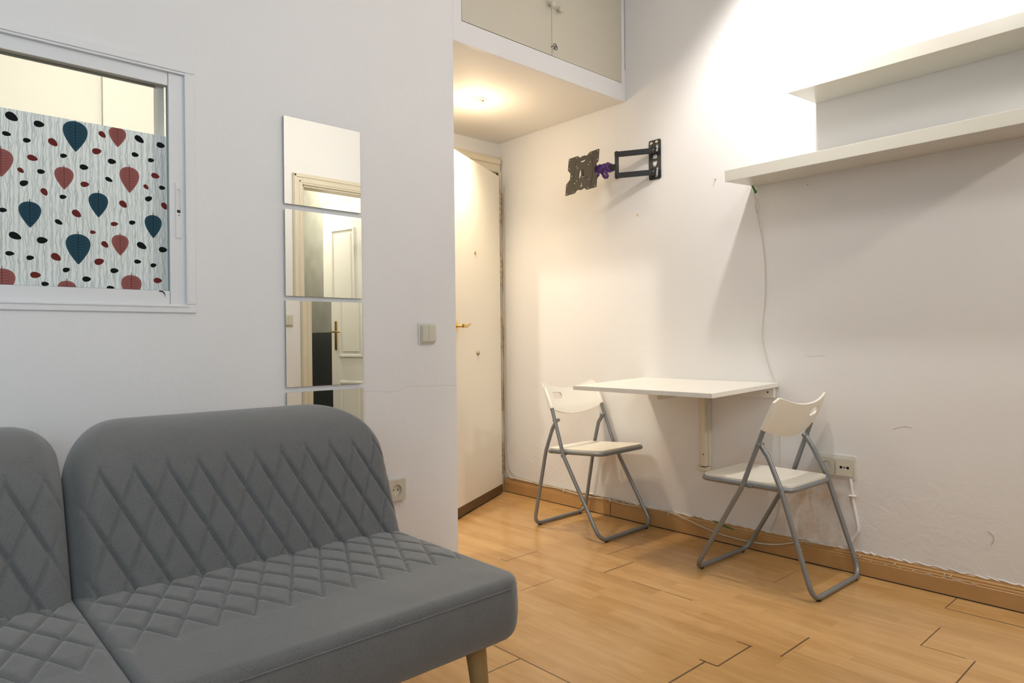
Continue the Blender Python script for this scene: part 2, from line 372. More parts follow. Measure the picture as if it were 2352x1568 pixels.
    def build(s, name, mats, parent=None, base=None, merge=False):
        mats = [mats] if isinstance(mats, str) else mats
        if parent is not None: org = parent['_o']; org = Vector(org)
        elif base is not None: org = Vector(base)
        else:
            xs = [v.x for v in s.v]; ys = [v.y for v in s.v]; zs = [v.z for v in s.v]
            org = Vector(((min(xs)+max(xs))/2, (min(ys)+max(ys))/2, min(zs)))
        me = bpy.data.meshes.new(name)
        me.from_pydata([v-org for v in s.v], [], s.f)
        for k in mats: me.materials.append(MATS[k])
        me.polygons.foreach_set('material_index', s.m); me.polygons.foreach_set('use_smooth', s.sm)
        bm = bmesh.new(); bm.from_mesh(me)
        if merge: bmesh.ops.remove_doubles(bm, verts=bm.verts, dist=1e-5)
        bmesh.ops.recalc_face_normals(bm, faces=bm.faces); bm.to_mesh(me); bm.free()
        o = bpy.data.objects.new(name, me); COL.objects.link(o)
        if parent is not None: o.parent = parent
        else: o.location = org
        o['_o'] = tuple(org)
        return o

def tag(o, label=None, cat=None, group=None, kind=None):
    if label: o['label'] = label
    if cat: o['category'] = cat
    if group: o['group'] = group
    if kind: o['kind'] = kind
    return o
def thing(name, loc, label, cat, group=None):
    o = bpy.data.objects.new(name, None); COL.objects.link(o); o.location = loc; o.empty_display_size = 0.05
    o['_o'] = tuple(loc); return tag(o, label, cat, group)
def sroot(name, loc):
    o = bpy.data.objects.new(name, None); COL.objects.link(o); o.location = loc; o.empty_display_size = 0.05
    o['_o'] = tuple(loc); o['kind'] = 'structure'; return o
def struct(name, mb, m, base=(0, 0, 0)):
    return tag(mb.build(name, m, base=base), kind='structure')
def B(*a, **k): return MB().box(*a, **k)
def smooth_path(pts, sub=6):
    P = [Vector(p) for p in pts]; out = []
    for i in range(len(P)-1):
        p0 = P[max(i-1, 0)]; p1 = P[i]; p2 = P[i+1]; p3 = P[min(i+2, len(P)-1)]
        for j in range(sub):
            t = j/sub
            out.append(0.5*((2*p1)+(p2-p0)*t+(2*p0-5*p1+4*p2-p3)*t*t+(3*p1-p0-3*p2+p3)*t**3))
    out.append(P[-1]); return out
def fillet(pts, rads, seg=6, closed=False):
    """polyline with rounded corners"""
    P = [Vector(p) for p in pts]; k = len(P); out = []
    for i in range(k):
        if not closed and i in (0, k-1): out.append(P[i]); continue
        r = rads[i] if isinstance(rads, (list, tuple)) else rads
        if r <= 0: out.append(P[i]); continue
        a = P[i-1]-P[i]; bb = P[(i+1) % k]-P[i]; la, lb = a.length, bb.length; a.normalize(); bb.normalize()
        th = a.angle(bb); d = min(r/math.tan(th/2), la*0.49, lb*0.49)
        p0 = P[i]+a*d; p2 = P[i]+bb*d
        for j in range(seg+1):
            t = j/seg; out.append(p0*(1-t)**2+P[i]*2*t*(1-t)+p2*t*t)
    return out
def rrect(cx, cy, hw, hh, r, n=6):
    out = []
    for (sx, sy, a0) in ((1, 1, 0), (-1, 1, 90), (-1, -1, 180), (1, -1, 270)):
        for j in range(n+1):
            a = radians(a0+90*j/n); out.append((cx+sx*(hw-r)+r*cos(a), cy+sy*(hh-r)+r*sin(a)))
    return out
def circ(cx, cy, r, n=14, ry=None):
    return [(cx+r*cos(2*pi*i/n), cy+(ry or r)*sin(2*pi*i/n)) for i in range(n)]

# ------------------------------------------------------------------ room shell
XR, YL, YW, XB = 2.91, 2.281, -0.20, -2.60      # right wall, left wall, rear wall, back wall behind the camera
HB, ZC, ZH = 3.31, 2.85, 2.23                   # hall end wall, ceiling, hall ceiling
floor = struct('floor', B(XB-.1, XR+.1, YW-.1, 4.3, -0.06, 0.0), 'floor_laminate')
# dark open joints between the floor planks
g = MB()
def gap(x0, x1, y0, y1, w=.0018):
    if abs(x1-x0) > abs(y1-y0): g.box(min(x0, x1), max(x0, x1), (y0+y1)/2-w, (y0+y1)/2+w, -.001, .0006)
    else: g.box((x0+x1)/2-w, (x0+x1)/2+w, min(y0, y1), max(y0, y1), -.001, .0006)
sm_ = [2.948, 2.755, 2.562, 2.369, 2.176, 1.983, 1.790, 1.597, 1.404, 1.211]
for a, bb, y, w_ in ((1, 0, .762, .0014), (2, 3, .723, .0016), (4, 5, .986, .0024), (3, 4, .578, .0018), (5, 6, 1.084, .0022), (2, 3, 1.983, .001), (3, 4, 1.839, .0022), (6, 7, 1.125, .0026), (4, 5, 2.235, .001), (7, 8, .92, .0018), (8, 9, 1.52, .0016), (1, 2, 2.45, .0008), (5, 6, 1.93, .0006), (6, 7, 2.16, .0006), (1, 2, 1.30, .0005)):
    gap(sm_[a], sm_[bb], y, y, w_)
g.box(2.7535, 2.7575, 0.40, .762, -.001, .0006)
for x, y0, y1, w_ in ((2.176, 1.55, 1.70, .0012), (2.176, 1.42, 1.54, .0012), (1.790, 1.085, 1.145, .003), (1.404, 1.30, 1.64, .0016), (1.983, 2.23, 2.27, .001), (2.369, .60, .723, .0008), (1.983, 1.078, 1.13, .002)):
    gap(x, x, y0, y1, w_)
tag(g.build('joint_gaps', 'dark_wood', floor), 'dark open gaps between floor planks')

wl = MB()                                        # left wall with the window opening
WX0, WX1, WZ0, WZ1 = -0.62, 0.695, 1.079, 1.813
wl.box(XB, WX0, YL, 2.40, 0, ZC).box(WX1, 1.757, YL, 2.40, 0, ZC).box(WX0, WX1, YL, 2.40, 0, WZ0).box(WX0, WX1, YL, 2.40, WZ1, ZC)
wall_left = struct('wall_left', wl, 'wall_paint')
ck = MB()
ck.tube(smooth_path([(1.31, YL, .775), (1.36, YL, .778), (1.42, YL, .770), (1.47, YL, .772), (1.50, YL, .785), (1.55, YL, .786), (1.60, YL, .782), (1.68, YL, .782), (1.757, YL, .778)]), .0005, 5)
tag(ck.build('hairline_crack', 'crack', wall_left), 'thin grey hairline crack')

wr = MB(); wr.box(XR, XR+.12, YW-.1, 4.3, 0, ZC)
wall_right = struct('wall_right', wr, 'wall_paint_worn')
sc_ = MB()
sc_.tube(smooth_path([(XR, 1.33, .888), (XR, 1.31, .886), (XR, 1.29, .882), (XR, 1.27, .886), (XR, 1.24, .885)]), .0007, 5)
sc_.tube(smooth_path([(XR, .665, .262), (XR, .652, .25), (XR, .651, .235), (XR, .658, .215)]), .0022, 5)
sc_.tube(smooth_path([(XR, .98, .60), (XR, .94, .615), (XR, .91, .612)]), .0012, 5)
tag(sc_.build('scuff_mark', 'scuff', wall_right), 'grey scuff marks')
tag(B(XR-.0006, XR, 2.200, 2.214, 1.610, 1.622).build('tape_residue', 'tape_mark', wall_right), 'small square of yellowed tape')

# rear wall with the bathroom doorway
DX0, DX1, DZ = 2.265, 2.862, 2.125
wb = MB(); wb.box(XB-.1, -1.5, YW-.1, YW, 0, ZC).box(.1, DX0, YW-.1, YW, 0, ZC).box(-1.5, .1, YW-.1, YW, 0, .85).box(-1.5, .1, YW-.1, YW, 2.30, ZC).box(DX1, XR, YW-.1, YW, 0, ZC).box(DX0, DX1, YW-.1, YW, DZ, ZC)
struct('wall_rear', wb, 'wall_paint')
# blind wall on the far left
wk = MB(); wk.box(XB-.12, XB, YW, YL, 0, ZC)
struct('wall_back', wk, 'wall_paint')
# hall end wall with the entrance doorway
EX0, EX1, EZ = 2.03, 2.885, 2.035
we = MB(); we.box(1.757, EX0, HB, HB+.12, 0, ZC).box(EX1, XR, HB, HB+.12, 0, ZC).box(EX0, EX1, HB, HB+.12, EZ, ZC)
struct('wall_front', we, 'wall_paint')
# hall / kitchen partition with the kitchen doorway
KY0, KY1, KZ = 2.472, 3.22, 2.03
wp = MB(); wp.box(1.655, 1.757, 2.40, KY0, 0, ZC).box(1.655, 1.757, KY1, 4.3, 0, ZC).box(1.655, 1.757, KY0, KY1, KZ, ZC)
struct('wall_kitchen_right', wp, 'kitchen_paint')
kb = MB(); kb.box(-1.7, .85, 4.2, 4.3, 0, ZC).box(.85, 1.655, 4.165, 4.3, 0, ZC)
struct('wall_kitchen_front', kb, 'kitchen_paint')
struct('wall_kitchen_left', B(-1.8, -1.7, 2.40, 4.3, 0, ZC), 'kitchen_paint')
# landing outside the entrance, bathroom
ld = MB(); ld.box(1.757, XR, 4.2, 4.3, 0, ZC)
struct('wall_landing', ld, 'dark_wood')
bw = MB(); bw.box(2.95, 3.05, -2.3, YW-.1, 0, ZC).box(1.7, 3.05, -2.4, -2.3, 0, ZC).box(1.6, 1.7, -2.4, YW-.1, 0, ZC)
struct('wall_bathroom', bw, 'bath_tile')
struct('floor_bathroom', B(1.6, 3.05, -2.4, YW-.1, -.06, 0), 'bath_floor')
struct('ceiling', B(XB-.12, 3.05, -2.4, 4.3, ZC, ZC+.1), 'ceiling_paint')

# bathroom door casing, seen in the mirrors
cs = MB()
for (x0, x1, z0, z1) in ((DX0-.075, DX0, 0, DZ+.08), (DX1, XR-.001, 0, DZ+.08), (DX0, DX1, DZ, DZ+.08)):
    cs.box(x0, x1, YW, YW+.016, z0, z1, bev=.004)
cs.box(DX0-.070, DX0-.048, YW, YW+.024, 0, DZ+.074, bev=.006).box(DX0-.070, XR-.002, YW, YW+.024, DZ+.05, DZ+.074, bev=.006)
cs.box(DX0-.03, DX0-.012, YW, YW+.021, 0, DZ+.03, bev=.005).box(DX0-.03, XR-.002, YW, YW+.021, DZ+.012, DZ+.03, bev=.005)
cs.box(DX0, DX0+.012, YW-.1, YW, 0, DZ).box(DX1-.012, DX1, YW-.1, YW, 0, DZ).box(DX0, DX1, YW-.1, YW, DZ-.012, DZ)
struct('trim_1', cs, 'casing_cream')

def door_leaf(hinge, ang, width, z0, z1, th):
    """matrix: local x along the leaf from the hinge, local y thickness, local z up"""
    return Matrix.Translation((hinge[0], hinge[1], 0)) @ Matrix.Rotation(ang, 4, 'Z')
# bathroom door leaf, opened into the bathroom
d2 = sroot('door_2', (2.85, -.30, 0))
M2 = door_leaf((2.848, -.305), atan2(-.46, -.11), .48, 0, 2.1, .035)
lf = MB(); lf.box(.0, .475, -.0175, .0175, .01, 2.108, M=M2)
lf.build('leaf', 'bath_door_white', d2)
pm = MB()
for sy in (-1, 1):
    for (z0, z1) in ((.15, .64), (.84, 1.90)):
        y0, y1 = (.0175, .026) if sy > 0 else (-.026, -.0175)
        for (a, bb, c, d_) in ((.10, .12, z0, z1), (.36, .38, z0, z1), (.12, .36, z0, z0+.02), (.12, .36, z1-.02, z1)):
            pm.box(a, bb, y0, y1, c, d_, bev=.003, M=M2)
        pm.box(.145, .335, y0*.9 if sy > 0 else y0*.9, y1*.9, z0+.045, z1-.045, bev=.003, M=M2)
pm.build('panel_moulding', 'bath_door_white', d2)
hd = MB()
for sy in (-1, 1):
    y = sy*.0175
    hd.box(.405, .432, min(y, y+sy*.006), max(y, y+sy*.006), .90, 1.14, bev=.002, M=M2)
    hd.tube([M2 @ Vector(p) for p in ((.418, y, 1.05), (.418, y+sy*.045, 1.05))], .008, 10)
    hd.tube([M2 @ Vector(p) for p in ((.418, y+sy*.045, 1.05), (.37, y+sy*.048, 1.052), (.32, y+sy*.045, 1.046))], [.008, .007, .006], 10)
tag(hd.build('door_handle', 'brass', d2), 'brass lever handle on a long plate')

# entrance door frame and leaf
cf = MB()
cf.box(EX0-.07, XR-.012, HB-.035, HB, EZ, EZ+.10, bev=.008).box(EX0-.06, XR-.016, HB-.045, HB-.01, EZ+.05, EZ+.085, bev=.006)
cf.box(2.872, XR-.004, HB-.03, HB, 0, EZ+.02, bev=.005).box(EX0-.07, EX0, HB-.03, HB, 0, EZ)
cf.box(2.885, 2.903, HB-.037, HB-.01, .1, EZ+.0, bev=.005)
struct('trim_2', cf, 'casing_cream')
sl_ = MB(); sl_.box(2.8655, 2.8725, HB-.038, HB-.028, .02, EZ-.004)
struct('hinge_gap_shade', sl_, 'dark_hole')  # black strip standing in for the shade in the hinge-side gap
jb = MB(); jb.box(EX1-.012, EX1, HB, HB+.12, 0, EZ).box(EX0, EX0+.012, HB, HB+.12, 0, EZ).box(EX0, EX1, HB, HB+.12, EZ-.012, EZ)
struct('trim_3', jb, 'casing_cream')
hx, hy = 2.850, HB-.052
ANG = atan2(-.4600, -.8880)
d1 = sroot('door_1', (hx, hy, 0))
M1 = Matrix.Translation((hx, hy, 0)) @ Matrix.Rotation(ANG, 4, 'Z')   # local +y points towards the room side (left-hand of travel)
lf = MB(); lf.box(.012, .740, -.020, .020, .035, 2.000, bev=.002, M=M1)
lf.build('leaf', 'door_cream', d1)
tag(MB().box(.014, .740, .019, .024, .012, .060, M=M1).box(.014, .740, -.02, .02, .012, .035, M=M1).build('weather_strip', 'dark_wood', d1), 'brown wooden strip along the bottom')
hg = MB()
o_h = []
for (z0, z1) in ((1.715, 1.915), (1.315, 1.52), (.917, 1.115), (.516, .718), (.118, .319)):
    h_ = MB(); cx, cy = 2.872, HB-.052
    n_ = 5; dz = (z1-z0-.03)/n_
    for k in range(n_):
        h_.tube([(cx, cy, z0+.015+k*dz+.0015), (cx, cy, z0+.015+(k+1)*dz-.0015)], .0085, 12)
        if k % 2: h_.box(cx-.030, cx, cy-.004, cy+.001, z0+.017+k*dz, z0+.013+(k+1)*dz, M=Matrix.Identity(4))
        else: h_.box(cx, cx+.016, cy-.001, cy+.018, z0+.017+k*dz, z0+.013+(k+1)*dz)
    h_.lathe([(.0085, 0), (.009, .004), (.006, .010), (.002, .016)], (cx, cy, z1-.015), (0, 0, 1), 12)
    h_.lathe([(.0085, 0), (.009, .004), (.006, .010), (.002, .016)], (cx, cy, z0+.015), (0, 0, -1), 12)
    h_.build('hinge', 'old_brass', d1)
def L1(x, y, z): return M1 @ Vector((x, y, z))
# side facing the room: local +y or -y?
sgn = 1 if (M1.to_3x3() @ Vector((0, 1, 0))).dot(Vector((0, 0, 0)) - Vector((hx, hy, 0))) > 0 else -1
nv = M1.to_3x3() @ Vector((0, sgn, 0))
hn = MB()
hn.lathe([(.024, 0), (.024, .006), (.018, .010)], L1(.690, sgn*.020, 1.045), nv, 20)
hn.tube([L1(.690, sgn*.026, 1.045), L1(.690, sgn*.065, 1.045)], .009, 12)
hn.tube(smooth_path([L1(.690, sgn*.065, 1.045), L1(.67, sgn*.070, 1.046), L1(.645, sgn*.070, 1.043), L1(.615, sgn*.068, 1.052), L1(.595, sgn*.066, 1.056)]), [.010]*6+[.008]*6+[.007]*6+[.0055]*7, 12)
tag(hn.build('door_handle', 'brass', d1), 'brass lever handle')
tag(MB().lathe([(.010, 0), (.010, .003), (.006, .005)], L1(.41, sgn*.020, 1.472), nv, 16).build('peephole', 'old_brass', d1), 'brass peephole')
tag(MB().lathe([(.013, 0), (.013, .006), (.009, .012)], L1(.388, sgn*.020, .893), nv, 16).build('keyhole', 'old_brass', d1), 'brass keyhole cover')

# hall ceiling slab with the overhead cabinet above it
hc = MB(); hc.box(1.757, XR, YL+.02, HB, ZH, ZH+.06)
struct('ceiling_hall', hc, 'ceiling_paint')

# baseboard with its grooves
bbd = MB()
prof = [(0, 0), (.014, 0), (.014, .060), (.012, .062), (.013, .066), (.012, .070), (.009, .072), (.010, .077), (.008, .081), (.005, .083), (.005, .088), (.0, .090)]
vs = []; 
for y in (YW+.03, 3.272):
    for (d_, z) in prof: vs.append((XR-d_, y, z))
n_ = len(prof); fs = [[i, (i+1) % n_, (i+1) % n_+n_, i+n_] for i in range(n_)]+[list(range(n_))[::-1], list(range(n_, 2*n_))]
bbd.add(vs, fs)
bb_r = struct('baseboard_right', bbd, 'baseboard_wood')
tag(B(XR-.0155, XR-.0135, YW+.05, 3.27, -.0005, .0034).box(XR-.0146, XR-.0140, 2.398, 2.4015, .002, .07).build('shadow_gap', 'dark_hole', bb_r), 'dark strip for the shadow gap along the floor')  # black strip stands in for the shade where baseboard meets floor
pt = MB(); random.seed(9)
y = .2
while y < 3.24:                                   # rough plaster line over the skirting
    l = random.uniform(.02, .07); t_ = random.uniform(.002, .006); z0 = .0855-random.random()*.006; z1 = .0935+random.random()*.006
    if not (1.17 < y < 1.44 and random.random() < .5):
        pt.tube(smooth_path([(XR, y, z1-.002), (XR-.002, y+l*.3, (z0+z1)/2), (XR-.002, y+l*.7, z1-.003), (XR, y+l, z1-.001)], 4), t_*.75, 6)
    y += l*random.uniform(.7, 1.4)
for y_, z_ in ((1.34, .078), (1.338, .05), (.97, .072), (1.12, .08), (1.1, .074), (2.62, .068), (2.95, .066), (.80, .072), (.78, .071)):
    pt.tube([(XR-.011, y_, z_+.008), (XR-.0135, y_+.003, z_+.002), (XR-.013, y_+.004, z_-.004)], [.0008, .0026, .0008], 6)
for y0_, l_ in ((.70, .02), (.735, .045), (.80, .012), (.84, .03), (.90, .015), (.95, .008), (1.0, .014), (1.06, .006)): pt.tube([(XR-.0125, y0_, .0632), (XR-.0132, y0_+l_*.4, .0645), (XR-.0125, y0_+l_, .0638)], [.0005, .0014, .0005], 6)
tag(pt.build('plaster_edge', 'putty', bb_r), 'rough white plaster smears')

# ------------------------------------------------------------------ window_1: interior sliding window with printed film
w1 = sroot('window_1', (0.04, 2.30, WZ0))
fr = MB()
def ring(mb, x0, x1, z0, z1, t, y0, y1, bev=.0015, tb=None):
    tb = t if tb is None else tb
    mb.box(x0, x1, y0, y1, z1-t, z1, bev=bev).box(x0, x1, y0, y1, z0, z0+tb, bev=bev)
    mb.box(x0, x0+t, y0, y1, z0+tb, z1-t, bev=bev).box(x1-t, x1, y0, y1, z0+tb, z1-t, bev=bev)
# painted plaster surround on the wall
sr = MB(); ring(sr, WX0-.027, WX1+.024, WZ0-.018, WZ1+.030, .027, YL-.007, YL+.004, bev=.003)
sr.build('surround', 'wall_paint', w1)
ring(fr, WX0, WX1, WZ0, WZ1, .006, YL-.010, 2.37, bev=.001)
fr.build('window_frame', 'frame_aluminium', w1)
sh = MB()                                        # front sash: rails and stiles
sx0, sx1, sz0, sz1 = 0.02, .690, WZ0+.006, WZ1-.006
sh.box(sx0, sx1-.047, 2.284, 2.306, sz1-.040, sz1, bev=.0015).box(sx0, sx1-.047, 2.284, 2.306, sz0, sz0+.044, bev=.0015)
sh.box(sx1-.046, sx1, 2.282, 2.306, sz0, sz1, bev=.002).box(sx0-.03, sx0+.012, 2.283, 2.306, sz0, sz1, bev=.002)
front = sh.build('sash', 'frame_aluminium', w1)
ed = MB(); ring(ed, sx0+.012, sx1-.0455, sz0+.043, sz1-.039, .0022, 2.290, 2.3035, bev=0)
tag(ed.build('gasket', 'frame_edge', front), 'dark rubber gasket')
B(sx0+.012, sx1-.046, 2.302, 2.306, sz0+.04, sz1-.038).build('pane', 'clear_glass', front)
s2 = MB()                                        # rear sash on the other track
s2.box(WX0+.006, .64, 2.335, 2.355, sz1-.028, sz1, bev=.0015).box(WX0+.006, .64, 2.335, 2.355, sz0, sz0+.044, bev=.0015)
s2.box(WX0+.006, WX0+.05, 2.335, 2.355, sz0, sz1, bev=.0015)
s2.box(.622, .642, 2.320, 2.36, sz0, sz1, bev=.0015)
s2.build('sash', 'frame_aluminium', w1)
s3 = MB(); s3.box(-.60, .64, 2.342, 2.346, sz1-.036, sz1-.026).box(-.60, .64, 2.3305, 2.3345, sz1-.018, sz1-.013)
tag(s3.build('track', 'frame_edge', w1), 'dark sliding track')
# flush pull on the sash stile
lx = sx1-.020
lk = MB(); lk.plate(rrect(lx, 1.382, .0088, .087, .003), [rrect(lx-.0005, 1.412, .0052, .036, .003)], .003, lambda a, bb, c: (a, 2.2805+c, bb))
lock = lk.build('flush_pull', 'frame_aluminium', w1)
B(lx-.006, lx+.005, 2.2815, 2.2820, 1.377, 1.447).build('recess', 'gloss_white', lock)
tag(B(lx-.0052, lx+.0047, 2.2790, 2.2815, 1.374, 1.383).build('slider', 'black_plastic', lock), 'black slider')
MB().lathe([(.0016, 0), (.0014, .001)], (lx, 2.279, 1.3665), (0, -1, 0), 12).build('screw', 'black_plastic', lock)
tag(MB().tube(smooth_path([(.612, 2.2835, 1.128), (.622, 2.2832, 1.126), (.628, 2.2832, 1.118), (.629, 2.2833, 1.111)]), [.0022]*6+[.0018]*6+[.0007]*7, 6).build('paint_chip', 'black_plastic', w1), 'dark chip in the white paint')

# film stuck on the glass: one mesh, the printed leaves as its material slots
fm = MB(); FY = 2.3010
FZT = 1.612
fm.box(sx0+.013, sx1-.0475, FY-.0003, FY+.0007, sz0+.041, FZT, mi=0)
def flat(poly, mi, dy):
    fm.add([(x, FY-.0003-dy, z) for x, z in poly], [list(range(len(poly)))], mi)
XL0, XL1, ZL0, ZL1 = sx0+.014, sx1-.0485, sz0+.042, FZT-.0005
def clip(poly):
    def half(P, f, ip):
        out = []
        for i in range(len(P)):
            a, bb = P[i-1], P[i]; fa, fb = f(a), f(bb)
            if (fa >= 0) != (fb >= 0): t = fa/(fa-fb); out.append((a[0]+(bb[0]-a[0])*t, a[1]+(bb[1]-a[1])*t))
            if fb >= 0: out.append(bb)
        return out
    for f in (lambda p: p[0]-XL0, lambda p: XL1-p[0], lambda p: p[1]-ZL0, lambda p: ZL1-p[1]):
        poly = half(poly, f, 0)
        if len(poly) < 3: return None
    return poly
def leaf(kind, cx, zt, zb, wd):
    mi, mv = (1, 2) if kind == 'T' else (3, 4)
    H = zt-zb; P = []
    n = 22
    prof_ = []
    for i in range(n+1):
        t = .5-.5*cos(pi*i/n)                     # 0 top .. 1 tip
        ww = (sin(pi*min(1, t**0.60)) ** 0.80) if 0 < t < 1 else 0
        ww = ww*(1 - max(0, t-.6)*.2)
        prof_.append((ww*wd/2*1.03, zt-H*t))
    P = [(cx+a, z) for a, z in prof_] + [(cx-a, z) for a, z in prof_[::-1][1:-1]]
    q = clip(P)
    if q: flat(q, mi, .00005)
    # stem and veins
    def strip(x0, z0, x1, z1, w0, w1_=None):
        w1_ = w0 if w1_ is None else w1_
        dx, dz = x1-x0, z1-z0; l = hypot(dx, dz); nx, nz = -dz/l, dx/l
        qq = clip([(x0+nx*w0, z0+nz*w0), (x1+nx*w1_, z1+nz*w1_), (x1-nx*w1_, z1-nz*w1_), (x0-nx*w0, z0-nz*w0)])
        if qq: flat(qq, mv, .0001)
    strip(cx, zt+H*.09, cx, zb+H*.04, .0009, .0005)
    for k in range(8):
        t = .10+.095*k; z = zt-H*t
        ww = min(prof_, key=lambda q_: abs(q_[1]-z))[0]
        for s_ in (-1, 1):
            strip(cx, z-H*.07, cx+s_*ww*.86, z+H*.025-H*.02*k/8, .0006, .0002)
            strip(cx+s_*ww*.35, z-H*.045, cx+s_*ww*.75, z-H*.06, .0004, .0001)
def blob(kind, cx, cz, rx, rz, ang):
    mi = 6 if kind == 'D' else 5
    a = -radians(ang); P = []
    for i in range(18):
        t = 2*pi*i/18; px = cos(t)*rx*1.02; pz = sin(t)*min(rz, rx*.72)*(1-.22*cos(t))
        P.append((cx+px*cos(a)-pz*sin(a), cz+px*sin(a)+pz*cos(a)))
    q = clip(P)
    if q: flat(q, mi, .00005)
leaves = [('T', 0.3988, 1.6091, 1.5213, 0.0599), ('P', 0.5067, 1.6143, 1.5546, 0.0448), ('P', 0.2253, 1.4994, 1.4224, 0.0530), ('P', 0.37, 1.4728, 1.4082, 0.0458), ('P', 0.5374, 1.5001, 1.4218, 0.052), ('T', 0.4548, 1.4106, 1.3386, 0.0490), ('T', 0.2887, 1.3638, 1.2912, 0.0508), ('T', 0.6019, 1.3623, 1.2913, 0.0470), ('T', 0.4028, 1.2847, 1.1968, 0.0601), ('P', 0.5106, 1.2927, 1.2305, 0.0445), ('P', 0.2244, 1.1743, 1.0970, 0.0584), ('P', 0.3738, 1.1484, 1.0838, 0.0449), ('P', 0.5397, 1.1737, 1.0947, 0.0540)]
blobs = [('D', 0.25, 1.591, 0.0151, 0.0113, 30), ('D', 0.312, 1.5835, 0.0124, 0.0104, 0), ('D', 0.2382, 1.542, 0.01, 0.0062, 5), ('D', 0.2836, 1.5327, 0.0089, 0.0068, -10), ('R', 0.3444, 1.5384, 0.0127, 0.011, 40), ('D', 0.3696, 1.505, 0.0085, 0.0071, -15), ('R', 0.4669, 1.5844, 0.0106, 0.0080, 45), ('R', 0.4522, 1.5326, 0.0121, 0.0115, -15), ('D', 0.5656, 1.5892, 0.0142, 0.0090, 35), ('D', 0.6255, 1.5821, 0.0118, 0.0109, 5), ('D', 0.5538, 1.5402, 0.0096, 0.0069, 5), ('D', 0.5976, 1.5308, 0.0087, 0.007, -10), ('D', 0.4913, 1.5091, 0.0108, 0.008, 0), ('R', 0.2959, 1.4859, 0.0123, 0.008, 10), ('D', 0.3155, 1.4512, 0.0091, 0.0069, -5), ('R', 0.2689, 1.4472, 0.0085, 0.006, 40), ('D', 0.4194, 1.4803, 0.0108, 0.009, 0), ('D', 0.276, 1.4132, 0.0105, 0.0097, -30), ('D', 0.4827, 1.454, 0.0102, 0.0060, 25), ('R', 0.421, 1.4309, 0.0108, 0.0084, -10), ('R', 0.3226, 1.3952, 0.0106, 0.0078, 60), ('D', 0.367, 1.3873, 0.0084, 0.0065, -10), ('R', 0.6093, 1.4845, 0.0117, 0.0083, 10), ('R', 0.5829, 1.4464, 0.0085, 0.0058, 45), ('D', 0.6283, 1.4504, 0.0089, 0.0064, 0), ('D', 0.59, 1.4114, 0.0105, 0.0090, -30), ('R', 0.52, 1.3855, 0.0121, 0.0092, 45), ('R', 0.6342, 1.3942, 0.0113, 0.008, 60), ('D', 0.2286, 1.3331, 0.0086, 0.0067, -5), ('R', 0.3997, 1.3431, 0.0127, 0.0100, 40), ('D', 0.3559, 1.314, 0.0100, 0.0062, 30), ('R', 0.496, 1.3237, 0.0098, 0.0061, -10), ('D', 0.5439, 1.3332, 0.0089, 0.0069, -15), ('R', 0.4399, 1.2937, 0.0073, 0.0066, 0), ('D', 0.2547, 1.2652, 0.0147, 0.0092, 25), ('D', 0.3165, 1.259, 0.0125, 0.0104, -5), ('R', 0.4706, 1.2603, 0.0107, 0.0080, 45), ('D', 0.5691, 1.265, 0.0142, 0.0092, 30), ('D', 0.6287, 1.258, 0.0118, 0.0102, 0), ('D', 0.2424, 1.2163, 0.01, 0.0062, 0), ('D', 0.2881, 1.2079, 0.0089, 0.0069, -10), ('R', 0.3486, 1.2141, 0.0132, 0.0100, 35), ('D', 0.373, 1.1795, 0.009, 0.0065, -20), ('R', 0.4553, 1.2088, 0.0127, 0.0115, -20), ('D', 0.5573, 1.2159, 0.0096, 0.0063, 0), ('D', 0.6012, 1.2076, 0.0087, 0.007, -15), ('D', 0.4946, 1.1846, 0.0108, 0.0074, -5), ('R', 0.2999, 1.1607, 0.0123, 0.0086, 0), ('D', 0.4229, 1.1557, 0.0108, 0.0084, -5), ('R', 0.613, 1.1613, 0.0117, 0.0083, 0), ('D', .322, 1.137, .009, .006, 0), ('D', .484, 1.133, .010, .006, 0)]
for l in leaves:
    leaf(*l)
    if .31 < l[1] and l[1]-.3135 < .185: leaf(l[0], l[1]-.3135, *l[2:])
for l in blobs:
    blob(*l)
    if .31 < l[1] and l[1]-.3135 < .205: blob(l[0], l[1]-.3135, *l[2:])
tag(fm.build('printed_film', ['film_paper', 'film_teal', 'film_teal_vein', 'film_rose', 'film_rose_vein', 'film_red', 'film_black'], w1), 'privacy film printed with teal and rose leaves')

# daylight window
w2 = sroot('window_2', (-.7, YW-.06, .85))
f2 = MB()
f2.box(-1.5, -1.45, YW-.09, YW-.04, .85, 2.30).box(.05, .1, YW-.09, YW-.04, .85, 2.30).box(-1.45, .05, YW-.09, YW-.04, .85, .90).box(-1.45, .05, YW-.09, YW-.04, 2.25, 2.30).box(-.73, -.67, YW-.09, YW-.04, .90, 2.25)
f2.build('window_frame', 'frame_aluminium', w2)
for x0, x1 in ((-1.45, -.73), (-.67, .05)):
    MB().box(x0, x1, YW-.066, YW-.062, .90, 2.25).build('pane', 'clear_glass', w2)

